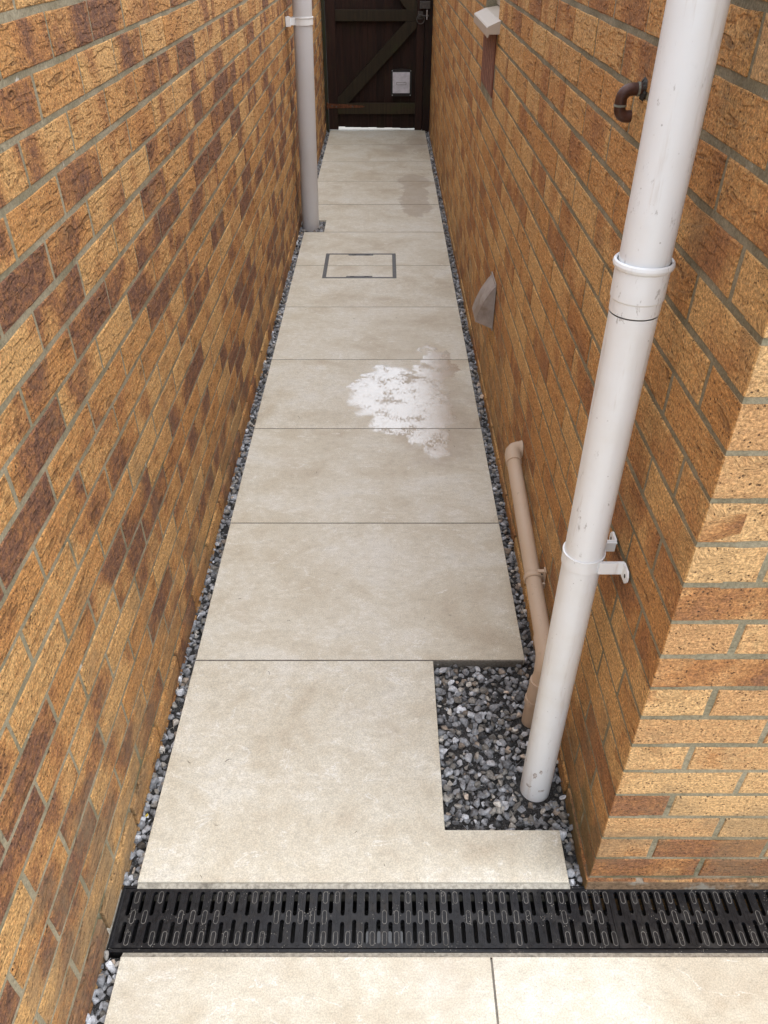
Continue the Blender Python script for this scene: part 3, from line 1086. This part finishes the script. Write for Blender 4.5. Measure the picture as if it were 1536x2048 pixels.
# ------------------------------------------------------------------ drain
DZ = -0.0095
drain = empty('channel_drain', (0.5, -0.078, DZ), label='black plastic slotted channel drain crossing in front of the path', cat='drain')
ch = MB()
XA, XB = -0.066, 3.1
ch.box((XA, -0.0170, -0.12), (XB, -0.0112, DZ - 0.0005), bev=0.001)
ch.box((XA, -0.1436, -0.12), (XB, -0.1372, DZ - 0.0005), bev=0.001)
ch.box((XA, -0.1370, -0.12), (XA + 0.006, -0.0172, DZ - 0.0007), bev=0.001)
ch.box((XA + 0.0062, -0.1370, -0.12), (XB, -0.0172, -0.105), mi=1)
ch.build('channel', [M['black'], M['pit']], drain)


def grate(x0, n, pitch=0.0245, sl=0.0086):
    g = MB()
    TH = 0.013
    yf, yn = -0.0185, -0.1357          # outer edges
    z0, z1 = DZ - TH, DZ - 0.0004
    s1a = -0.0238                      # far row of slots starts
    s2b = -0.1272                      # near row ends
    x1 = x0 + n * pitch

    def stadium_end(xc, y, sgn, w, seg=6):
        """concave half circle: points across a slot end at y, bulging towards sgn"""
        return [(xc - w / 2 * math.cos(math.pi * k / seg), y + sgn * w / 2 * math.sin(math.pi * k / seg)) for k in range(seg + 1)]

    for i in range(n):
        xa = x0 + i * pitch
        xs0 = xa + (pitch - sl) / 2
        xs1 = xs0 + sl
        xc = (xs0 + xs1) / 2
        alt = i % 2
        m1 = -0.0690 if alt else -0.0735
        m2 = -0.0808 if alt else -0.0853
        # solid bars either side of the slot
        g.box((xa + 0.0001 if i else xa, yn, z0), (xs0, yf, z1))
        g.box((xs1, yn, z0), (xa + pitch - 0.0001, yf, z1))
        # far web, middle web, near web (with round slot ends)
        e = stadium_end(xc, s1a - sl / 2, 1, sl)          # slot top end, bulging away (+y)
        g.prism([(xs1, yf), (xs0, yf)] + e, z0, z1)
        e1 = stadium_end(xc, m1 + sl / 2, -1, sl)
        e2 = stadium_end(xc, m2 - sl / 2, 1, sl)
        g.prism(e2 + e1[::-1], z0, z1)
        e3 = stadium_end(xc, s2b + sl / 2, -1, sl)
        g.prism([(xs0, yn), (xs1, yn)] + e3[::-1], z0, z1)
    g.box((x0 - 0.004, yn, z0), (x0 - 0.0002, yf, z1))
    # raised oval pads on the bars, worn pale along their rims
    r = random.Random(int(x0 * 1000) + 7)

    def pad(xc, ya, yb, worn):
        w, rim, hgt = 0.0098, 0.0011, 0.0007
        outer, inner = [], []
        for (ring, ww) in ((outer, w), (inner, w - 2 * rim)):
            rr = ww / 2
            o_ = (w - ww) / 2
            for k in range(7):
                a = math.pi * k / 6
                ring.append((xc + rr * math.cos(a), yb - o_ - rr + rr * math.sin(a)))
            for k in range(7):
                a = math.pi + math.pi * k / 6
                ring.append((xc + rr * math.cos(a), ya + o_ + rr + rr * math.sin(a)))
        N = len(outer)
        V = [(x, y, z1 - 0.0002) for x, y in outer] + [(x, y, z1 + hgt) for x, y in outer] + [(x, y, z1 + hgt) for x, y in inner] + [(x, y, z1 + 0.0001) for x, y in inner]
        Fc = []
        for k in range(N):
            q = (k + 1) % N
            for lv in range(3):
                Fc.append((lv * N + k, lv * N + q, (lv + 1) * N + q, (lv + 1) * N + k))
        g.add(V, Fc, 1 if worn else 0)

    for i in range(n):
        for row, (ya, yb) in enumerate(((-0.0490, -0.0238), (-0.0900, -0.0625), (-0.1318, -0.1040))):
            worn = mnoise.noise(Vector((i * 0.33 + x0 * 3, row * 1.7, 0.5))) + r.uniform(-0.35, 0.35) > -0.12
            pad(x0 + i * pitch + (pitch if i < n - 1 else pitch - 0.005), ya, yb, worn)
    # small screw-hole rings at the ends
    return g.build('grate', [M['black'], M['worn']], drain)


grate(-0.0555, 41)
grate(-0.0555 + 41 * 0.0245 + 0.0052, 41)
grate(-0.0555 + 2 * (41 * 0.0245 + 0.0052), 41)
wt = MB()
rw = random.Random(8)
ring = []
for k in range(28):
    a = 2 * math.pi * k / 28
    ring.append((0.487 + (0.062 + rw.uniform(-0.008, 0.008)) * math.cos(a), -0.085 + (0.040 + rw.uniform(-0.005, 0.005)) * math.sin(a)))
wt.prism(ring, -0.1049, -0.100)
tag(wt.build('water', M['water']), 'shallow water lying inside the drain, glinting through the slots', 'water', 'structure')

# ------------------------------------------------------------------ inspection cover in the path
ic = empty('inspection_cover', (0.34, 3.62, -0.02), label='recessed square inspection cover inlaid with the same cream paving', cat='manhole cover')
f = MB()
fw, fh = 0.019, 0.016
zt = 0.0006
f.box((CX0, CY0, -0.03), (CX0 + fw, CY1, zt), bev=0.0008)
f.box((CX1 - fw, CY0, -0.03), (CX1, CY1, zt), bev=0.0008)
f.box((CX0 + fw, CY0, -0.03), (CX1 - fw, CY0 + fh, zt - 0.0003))
f.box((CX0 + fw, CY1 - fh, -0.03), (CX1 - fw, CY1, zt - 0.0003))
for xx in (CX0 + fw * 0.42, CX1 - fw * 0.42):      # the thin upstand between frame and tray
    f.box((xx - 0.0012, CY0 + 0.002, zt - 0.001), (xx + 0.0012, CY1 - 0.002, zt + 0.0012))
f.build('frame', M['cover_steel'], ic)
xm, hw = (CX0 + CX1) / 2, 0.073
for (ya, yb) in ((CY0 + fh, CY0 + fh + 0.017), (CY1 - fh - 0.017, CY1 - fh)):
    kx = MB()
    kx.box((xm - hw, ya, -0.03), (xm + hw, yb, zt - 0.0008))
    for s_ in (-1, 1):
        kx.box((xm + s_ * hw * 0.55 - 0.012, ya + 0.005, zt - 0.0012), (xm + s_ * hw * 0.55 + 0.012, yb - 0.005, zt + 0.0004), mi=1)
    kx.build('lifting_bar', [M['cover_steel'], M['pit']], ic)
g_ = 0.0012
ya0, ya1 = CY0 + fh + g_, T * 6 - J
yb0, yb1 = T * 6 + J, CY1 - fh - g_
xa0, xa1 = CX0 + fw + g_, CX1 - fw - g_
slab([(xa0, ya0), (xm - hw - g_, ya0), (xm - hw - g_, ya0 + 0.017), (xm + hw + g_, ya0 + 0.017), (xm + hw + g_, ya0), (xa1, ya0), (xa1, ya1), (xa0, ya1)], ic, name='inlay_slab')
slab([(xa0, yb0), (xa1, yb0), (xa1, yb1), (xm + hw + g_, yb1), (xm + hw + g_, yb1 - 0.017), (xm - hw - g_, yb1 - 0.017), (xm - hw - g_, yb1), (xa0, yb1)], ic, name='inlay_slab')
cb = MB()
cb.box((CX0 + fw, CY0 + fh, -0.03), (CX1 - fw, CY1 - fh, -0.0205))
cb.build('tray', M['cover_steel'], ic)

# ------------------------------------------------------------------ right downpipe
dp = empty('downpipe', (RP[0], RP[1], -0.02), label='large white plastic downpipe at the front of the right wall, standing in the gravel', cat='downpipe')
m = MB()
m.lathe([(RP[2], -0.06), (RP[2], 1.162)], RP[0], RP[1], 48)
m.build('pipe', M['white'], dp)
m = MB()
rs = RP[2]
m.lathe([(rs - 0.0005, 1.1635), (rs + 0.0008, 1.1645), (rs + 0.0012, 1.1830), (rs + 0.0028, 1.1855), (rs + 0.0030, 1.2260), (rs + 0.0062, 1.2290), (rs + 0.0072, 1.2325),
         (rs + 0.0062, 1.2365), (rs + 0.0040, 1.2385), (rs + 0.0022, 1.2370), (rs + 0.0010, 1.2310)], RP[0], RP[1], 48)
m.build('pipe_socket', M['white'], dp)
sm_ = MB()      # clay smudges near the foot of the pipe
for (za, ta, rz, rt) in ((0.075, -2.05, 0.013, 0.15), (0.092, -1.72, 0.009, 0.13), (0.028, -2.35, 0.006, 0.25), (0.020, -1.45, 0.005, 0.30)):
    V_ = [(RP[0] + (RP[2] + 0.00035) * math.cos(ta), RP[1] + (RP[2] + 0.00035) * math.sin(ta), za)]
    for k in range(14):
        a = 2 * math.pi * k / 14
        w_ = rng.uniform(0.6, 1.15)
        t_ = ta + rt * w_ * math.cos(a)
        V_.append((RP[0] + (RP[2] + 0.0003) * math.cos(t_), RP[1] + (RP[2] + 0.0003) * math.sin(t_), za + rz * w_ * math.sin(a)))
    sm_.add(V_, [(0, 1 + k, 1 + (k + 1) % 14) for k in range(14)], 0, True)
o_ = sm_.build('dirt_smudge', M['smudge'], dp)
o_['kind'] = 'stuff'
m = MB()
m.lathe([(rs + 0.0018, 1.2345), (rs, 1.2362)], RP[0], RP[1], 48)  # dark ring in the gap between socket and upper pipe
m.build('dark_line', M['sealant'], dp)
m = MB()
m.lathe([(rs, 1.228), (rs, 2.05)], RP[0], RP[1], 48)
m.build('pipe', M['white'], dp)
m = MB()
bz0, bz1 = 0.687, 0.716
m.lathe([(rs + 0.0003, bz0), (rs + 0.0022, bz0 + 0.0005), (rs + 0.0026, bz0 + 0.003), (rs + 0.0026, bz1 - 0.003), (rs + 0.0032, bz1 - 0.002), (rs + 0.0032, bz1), (rs + 0.0002, bz1)], RP[0], RP[1], 48)
for s_, yy in ((-1, 0.1935), (1, 0.2555)):
    ax0 = RP[0] + 0.021
    m.box((ax0, yy - 0.0022, bz0 + 0.002), (RW - 0.005, yy + 0.0022, bz1 - 0.002), bev=0.0008)
    m.box((ax0, yy - 0.0022 * s_ - 0.004 if s_ > 0 else yy + 0.0022, bz1 - 0.0055), (RW - 0.0048, yy - 0.0022 if s_ > 0 else yy + 0.0062, bz1 - 0.0035))
    ya, yb = (yy + 0.0022, yy + 0.030) if s_ > 0 else (yy - 0.030, yy - 0.0022)
    # foot plate with rounded end
    cz = (bz0 + bz1) / 2
    hh = (bz1 - bz0) / 2 - 0.001
    yend = yb if s_ > 0 else ya
    poly = [(yy, cz - hh), (yend - s_ * 0.006, cz - hh), (yend, cz - hh * 0.4), (yend, cz + hh * 0.4), (yend - s_ * 0.006, cz + hh), (yy, cz + hh)]
    m.prism(poly, RW - 0.0085, RW - 0.0045, axes='yz')
    hole = [(yend - s_ * 0.010 + 0.0034 * math.cos(a * math.pi / 6), cz + 0.0042 * math.sin(a * math.pi / 6)) for a in range(12)]
    m.prism(hole, RW - 0.0089, RW - 0.0080, axes='yz', mi=1)
m.build('pipe_clip', [M['white'], M['pit']], dp)

# ------------------------------------------------------------------ left soil pipe
spp = empty('soil_pipe', (LP[0], LP[1], -0.01), label='wide grey-white soil pipe against the left wall, halfway to the gate', cat='downpipe')
lean = 0.0215 / 1.24


def lpx(z):
    return LP[0] + lean * z


m = MB()
m.tube([(lpx(z), LP[1], z) for z in (-0.05, 0.8, 1.6, 2.05)], LP[2], 40)
m.build('pipe', M['grey_white'], spp)
m = MB()
bx = lpx(1.145)
m.lathe([(LP[2] + 0.0003, 1.122), (LP[2] + 0.0040, 1.1225), (LP[2] + 0.0040, 1.1545), (LP[2] + 0.0070, 1.1560), (LP[2] + 0.0070, 1.1610), (LP[2] + 0.0002, 1.1612)], bx, LP[1], 40)
m.box((LW + 0.003, LP[1] - 0.066, 1.118), (LW + 0.030, LP[1] - 0.050, 1.166), bev=0.001)
m.box((LW + 0.003, LP[1] - 0.050, 1.124), (LW + 0.055, LP[1] - 0.042, 1.160), bev=0.001)
m.box((LW + 0.003, LP[1] + 0.012, 1.124), (LW + 0.012, LP[1] + 0.046, 1.160), bev=0.001)
m.build('pipe_clip', M['white'], spp)

# ------------------------------------------------------------------ beige waste pipe
wp = empty('waste_pipe', (0.875, 0.8, 0.2), label='dusty beige waste pipe sloping along the right wall into the gravel', cat='pipe')
WR = 0.0210
xw = 0.8765
hi = Vector((xw, 1.150, 0.2980))
lo = Vector((xw, 0.455, 0.1850))
m = MB()
m.tube([hi, lo], WR, 32)
m.build('pipe', M['beige'], wp)
m = MB()       # elbow out of the wall
pts = [(RW - 0.002, 1.190, 0.3045), (0.8960, 1.1895, 0.3043), (0.8860, 1.186, 0.3038), (0.8795, 1.177, 0.3023), (0.8768, 1.165, 0.3004), (xw, 1.150, 0.2980), (xw, 1.128, 0.2944)]
m.tube(pts, WR + 0.0032, 32)
m.tube([(RW - 0.001, 1.190, 0.3045), (RW - 0.008, 1.190, 0.3045)], [WR + 0.006, WR + 0.0045], 32)
m.build('elbow', M['beige'], wp)
m = MB()       # the two bends at the foot
m.tube([(xw, 0.508, 0.1935), (xw, 0.470, 0.1875), (0.8755, 0.452, 0.1820), (0.8735, 0.441, 0.1700), (0.8720, 0.436, 0.1560)], WR + 0.003, 32)
m.tube([(0.8712, 0.434, 0.1600), (0.8640, 0.428, 0.1010)], WR + 0.0008, 32)
m.tube([(0.8662, 0.4290, 0.1230), (0.8650, 0.4285, 0.1120)], WR + 0.0042, 32)
m.tube([(0.8650, 0.4285, 0.1120), (0.8620, 0.4262, 0.0850), (0.8605, 0.4250, 0.0600)], WR + 0.0026, 32)
m.tube([(0.8605, 0.4250, 0.0630), (0.8590, 0.4240, 0.0480)], WR + 0.0044, 32)
m.tube([(0.8595, 0.4245, 0.0500), (0.8565, 0.4205, -0.045)], WR + 0.0012, 32)
m.build('bend', M['beige'], wp)
m = MB()       # clip
d = (lo - hi).normalized()
cp = hi + d * ((1.150 - 0.690) / 0.695 * (lo - hi).length)
m.tube([cp - d * 0.008, cp - d * 0.007, cp + d * 0.007, cp + d * 0.008], [WR + 0.001, WR + 0.004, WR + 0.004, WR + 0.001], 32, caps=False)
m.box((0.886, cp.y - 0.003, cp.z + 0.006), (RW - 0.003, cp.y + 0.007, cp.z + 0.026), bev=0.001)
m.box((RW - 0.006, cp.y - 0.012, cp.z - 0.004), (RW - 0.0025, cp.y + 0.009, cp.z + 0.032), bev=0.001)
m.box((0.886, cp.y - 0.020, cp.z - 0.020), (RW - 0.003, cp.y - 0.013, cp.z - 0.002), bev=0.001)
m.tube([(0.8965, cp.y - 0.0034, cp.z + 0.017), (0.8965, cp.y - 0.0026, cp.z + 0.017)], 0.003, 10, mi=1)
m.build('pipe_clip', [M['beige'], M['pit']], wp)

# ------------------------------------------------------------------ copper overflow
ov = empty('overflow_pipe', (0.90, 0.60, 1.37), label='bent brown copper overflow pipe poking out of the right wall', cat='pipe')
CRR = 0.0098
oy = 0.603


def f3(x, z):
    return (x, oy, z)


m = MB()
m.tube([f3(RW + 0.004, 1.3845), f3(0.8890, 1.3845)] + arc((0.8890, 1.3685), 0.016, math.pi / 2, math.pi, 8, f3)[1:] + [f3(0.8730, 1.3600)], CRR, 24)
m.tube([f3(0.8730, 1.3605), f3(0.8730, 1.3570)] + arc((0.8860, 1.3570), 0.013, math.pi, 1.5 * math.pi, 8, f3)[1:] + [f3(0.8935, 1.3440)], CRR - 0.0003, 24)
m.build('pipe', M['copper'], ov)
m = MB()
m.tube([f3(0.8730, 1.3622), f3(0.8730, 1.3590)], CRR + 0.0007, 24)
m.tube([f3(0.9000, 1.3845), f3(0.8965, 1.3845)], CRR + 0.0010, 24)
m.build('solder_ring', M['verdigris'], ov)
m = MB()
rr = random.Random(4)
for k in range(9):
    a = 2 * math.pi * k / 9
    c = Vector((RW - 0.0015, oy + 0.011 * math.cos(a), 1.3845 + 0.011 * math.sin(a)))
    bm = bmesh.new()
    bmesh.ops.create_icosphere(bm, subdivisions=1, radius=rr.uniform(0.004, 0.0075))
    for v in bm.verts:
        v.co = v.co * rr.uniform(0.7, 1.2) + c
    m.bm(bm)
m.build('sealant', M['sealant'], ov)

# ------------------------------------------------------------------ vent cowl
vc = empty('vent_cowl', (RW, 2.08, 0.41), label='grey wedge-shaped vent cowl low on the right wall', cat='vent')
y0, y1 = 2.016, 2.146
prof = [(RW - 0.006, 0.4985), (0.8870, 0.478), (0.8630, 0.438), (0.8440, 0.392), (0.8362, 0.3600)]     # top surface, wall to lip
th = 0.0028
m = MB()
n = len(prof)
V = [(x, y0, z) for x, z in prof] + [(x, y1, z) for x, z in prof] + [(x + th, y0, z - th) for x, z in prof] + [(x + th, y1, z - th) for x, z in prof]
F = []
for i in range(n - 1):
    F.append((i, i + 1, n + i + 1, n + i))
    F.append((2 * n + i + 1, 2 * n + i, 3 * n + i, 3 * n + i + 1))
F += [(n - 1, 3 * n - 1, 4 * n - 1, 2 * n - 1), (0, n, 3 * n, 2 * n)]
m.add(V, F)
for ya, yb in ((y0, y0 + th), (y1 - th, y1)):
    m.prism([(x + 0.0004, z - 0.0004) for x, z in prof] + [(0.8395, 0.3570), (RW - 0.006, 0.3290)], ya + 0.0003, yb - 0.0003, axes='xz')
m.build('hood', M['cowl'], vc)
m = MB()
m.box((RW - 0.0058, y0 - 0.006, 0.322), (RW - 0.0022, y1 + 0.006, 0.508), bev=0.001)
m.build('back_plate', M['cowl'], vc)
m = MB()
for k in range(6):
    zz = 0.345 + k * 0.022
    m.box((RW - 0.020, y0 + 0.006, zz), (RW - 0.006, y1 - 0.006, zz + 0.003))
m.build('louvre', M['pit'], vc)

# ------------------------------------------------------------------ gate
GY = 7.2
gate = empty('wooden_gate', (0.4, GY + 0.03, 0.0), label='dark ledged and braced timber gate closing the far end of the path', cat='gate')
GX0, GX1 = -0.0385, 0.8340
GZ = 1.85
SW = 0.086


def timber(name, a, b, mat, bev=0.003):
    m = MB()
    lo_, hi_ = Vector(a), Vector(b)
    c = (lo_ + hi_) / 2
    m.box(lo_ - c, hi_ - c, bev=bev)
    o = m.build(name, mat)
    o.parent = gate
    o.matrix_parent_inverse = Matrix.Translation(-Vector(gate.location))
    o.location = c
    return o


timber('stile', (GX0, GY, 0.009), (GX0 + SW, GY + 0.045, GZ), M['boards'])
timber('stile', (GX1 - 0.066, GY, 0.005), (GX1, GY + 0.045, GZ), M['boards'])
timber('rail', (GX0 + SW + 0.001, GY - 0.003, 0.880), (GX1 - 0.067, GY + 0.040, 0.965), M['rails'])
timber('rail', (GX0 + SW + 0.001, GY - 0.003, 0.143), (GX1 - 0.067, GY + 0.040, 0.232), M['rails'])
timber('rail', (GX0 + SW + 0.001, GY - 0.003, 1.720), (GX1 - 0.067, GY + 0.040, 1.805), M['rails'])
nb = 10
bx0, bx1 = GX0 + SW + 0.001, GX1 - 0.067
bw = (bx1 - bx0 + 0.03) / nb
for i in range(nb):
    timber('board', (bx0 - 0.015 + i * bw, GY + 0.0456, 0.020 - 0.0014 * i + rng.uniform(0.0, 0.006)), (bx0 - 0.015 + (i + 1) * bw, GY + 0.063 + rng.uniform(-0.001, 0.001), GZ - 0.02), M['boards'], bev=0.0025)


def brace(pa, pb, w):
    """sloping brace between two points (x, z) of its centre line, cut plumb/level to fit between rails"""
    a, b = Vector(pa), Vector(pb)
    m = MB()
    t = (b - a).normalized()
    nrm_ = Vector((-t.y, t.x)) * w / 2
    c = (a + b) / 2
    poly = [a - nrm_, b - nrm_, b + nrm_, a + nrm_]
    zlo, zhi = min(a.y, b.y), max(a.y, b.y)
    # clip to the band between the rails
    def clip(P, keep, cut):
        out = []
        for i in range(len(P)):
            p_, q_ = P[i], P[(i + 1) % len(P)]
            if keep(p_):
                out.append(p_)
            if keep(p_) != keep(q_):
                s_ = (cut - p_.y) / (q_.y - p_.y)
                out.append(p_.lerp(q_, s_))
        return out
    ext = t * 0.2
    poly = [poly[0] - ext, poly[1] + ext, poly[2] + ext, poly[3] - ext]
    poly = clip(poly, lambda p_: p_.y >= zlo, zlo)
    poly = clip(poly, lambda p_: p_.y <= zhi, zhi)
    xl, xr = bx0, bx1

    def clipx(P, keep, cut):
        out = []
        for i in range(len(P)):
            p_, q_ = P[i], P[(i + 1) % len(P)]
            if keep(p_):
                out.append(p_)
            if keep(p_) != keep(q_):
                out.append(p_.lerp(q_, (cut - p_.x) / (q_.x - p_.x)))
        return out
    poly = clipx(poly, lambda p_: p_.x >= xl, xl)
    poly = clipx(poly, lambda p_: p_.x <= xr, xr)
    m.prism([((p_.x - c.x), (p_.y - c.y)) for p_ in poly], -0.022, 0.020, axes='xz', bev=0.0)
    o = m.build('brace', M['rails'])
    o.parent = gate
    o.matrix_parent_inverse = Matrix.Translation(-Vector(gate.location))
    o.location = (c.x, GY + 0.019, c.y)


brace((0.075, 0.2325), (0.745, 0.8795), 0.100)
brace((0.745, 0.9655), (0.075, 1.7195), 0.100)
m = MB()       # strap hinge
m.prism([(-0.052, 0.190), (0.10, 0.194), (0.28, 0.199), (0.300, 0.206), (0.28, 0.213), (0.10, 0.226), (-0.052, 0.232)], GY - 0.0075, GY - 0.0035, axes='xz')
m.tube([(-0.050, GY - 0.008, 0.183), (-0.050, GY - 0.008, 0.240)], 0.008, 12)
for xx, zz in ((-0.005, 0.211), (0.035, 0.205), (0.185, 0.206)):
    m.tube([(xx, GY - 0.0076, zz), (xx, GY - 0.0095, zz)], 0.007, 10, mi=1)
m.build('hinge', [M['rust'], M['iron']], gate)
m = MB()       # latch: ring handle, bolt and rim lock
m.box((0.775, GY - 0.004, 0.895), (0.822, GY - 0.0002, 0.955), bev=0.001)
m.tube([(0.800, GY - 0.004, 0.928), (0.800, GY - 0.022, 0.928)], 0.010, 12)
rg = [(0.800 + 0.033 * math.sin(2 * math.pi * k / 24), GY - 0.020, 0.895 + 0.033 * math.cos(2 * math.pi * k / 24)) for k in range(25)]
m.tube(rg, 0.0045, 8, caps=False)
m.tube([(0.790, GY - 0.014, 0.921), (0.872, GY - 0.014, 0.921)], 0.0075, 12)
m.box((0.790, GY - 0.034, 0.975), (0.880, GY - 0.001, 1.030), bev=0.003)
m.build('latch', M['iron'], gate)
m = MB()
m.box((0.8505, GY - 0.024, 0.894), (0.8585, GY - 0.018, 0.965), bev=0.001)
m.build('hasp', M['steel'], gate)
m = MB()       # cat flap
m.prism([(0.548, 0.288), (0.728, 0.288), (0.734, 0.300), (0.734, 0.492), (0.715, 0.503), (0.638, 0.512), (0.560, 0.503), (0.542, 0.492), (0.542, 0.300)], GY + 0.018, GY + 0.0402, axes='xz')
fo = m.build('cat_flap', M['pit'], gate)
m = MB()
m.box((0.5585, GY + 0.010, 0.315), (0.7160, GY + 0.0178, 0.4845), bev=0.002)
pnl = m.build('flap_panel', M['flap'])
under(pnl, fo)
pnl.matrix_parent_inverse = Matrix.Translation(-Vector(gate.location)) @ Matrix.Identity(4)
pnl.matrix_parent_inverse = Matrix.Identity(4)
m = MB()
for (a, b, c, d_) in ((0.593, 0.683, 0.4020, 0.4045), (0.593, 0.683, 0.3820, 0.3845), (0.593, 0.5955, 0.3848, 0.4017), (0.6805, 0.683, 0.3848, 0.4017)):
    m.box((a, GY + 0.0090, c), (b, GY + 0.0099, d_))
lb = m.build('catch_slot', M['iron'])
lb.parent = fo
for xx, zz in ((0.556, 0.297), (0.722, 0.297), (0.556, 0.495), (0.722, 0.495)):
    m = MB()
    m.tube([(xx, GY + 0.018, zz), (xx, GY + 0.0165, zz)], 0.004, 8)
    o = m.build('screw', M['steel'])
    o.parent = fo

m = MB()
m.box((LW + 0.006, GY - 0.005, -0.10), (GX0 - 0.0035, GY + 0.085, 1.95), bev=0.003)
tag(m.build('gate_post', M['post']), 'mossy green gate post beside the left wall, on the hinge side', 'gate post')
m = MB()
m.box((GX1 + 0.0060, GY - 0.002, -0.10), (RW - 0.003, GY + 0.085, 1.95), bev=0.003)
m.box((GX1 - 0.012, GY + 0.064, -0.05), (GX1 + 0.0055, GY + 0.084, 1.90))
tag(m.build('gate_post', M['boards']), 'dark brown gate post beside the right wall, on the latch side', 'gate post')

# ------------------------------------------------------------------ small litter
m = MB()
m.add([(-0.0035, 0.0, 0.0), (0.0, -0.005, 0.0012), (0.0038, 0.001, 0.0004), (0.0006, 0.0055, 0.0016)], [(0, 1, 2, 3)])
o = m.build('leaf', M['leaf'])
o.location = (-0.052, 0.140, 0.004)
tag(o, 'tiny yellow leaf scrap on the left gravel strip', 'leaf')
lit = MB()
lr = random.Random(21)
for k in range(26):
    x, y = lr.uniform(0.0, 0.8), lr.choice((lr.uniform(-0.5, 0.55), lr.uniform(0.0, 3.0)))
    if y > 0.1 and y < 0.62 and x > 0.58 or -0.16 < y < 0.0:
        continue
    a, L = lr.uniform(0, 6.28), lr.uniform(0.005, 0.016)
    bnd = lr.uniform(-1, 1)
    P = []
    for i in range(5):
        t_ = i / 4
        aa = a + bnd * t_ * 1.5
        P.append((x + math.cos(aa) * L * t_, y + math.sin(aa) * L * t_, 0.0012))
    lit.tube(P, 0.00045, 5)
tag(lit.build('plant_debris', M['litter']), 'scattered dry fibres and bits lying on the paving', 'debris', 'stuff')
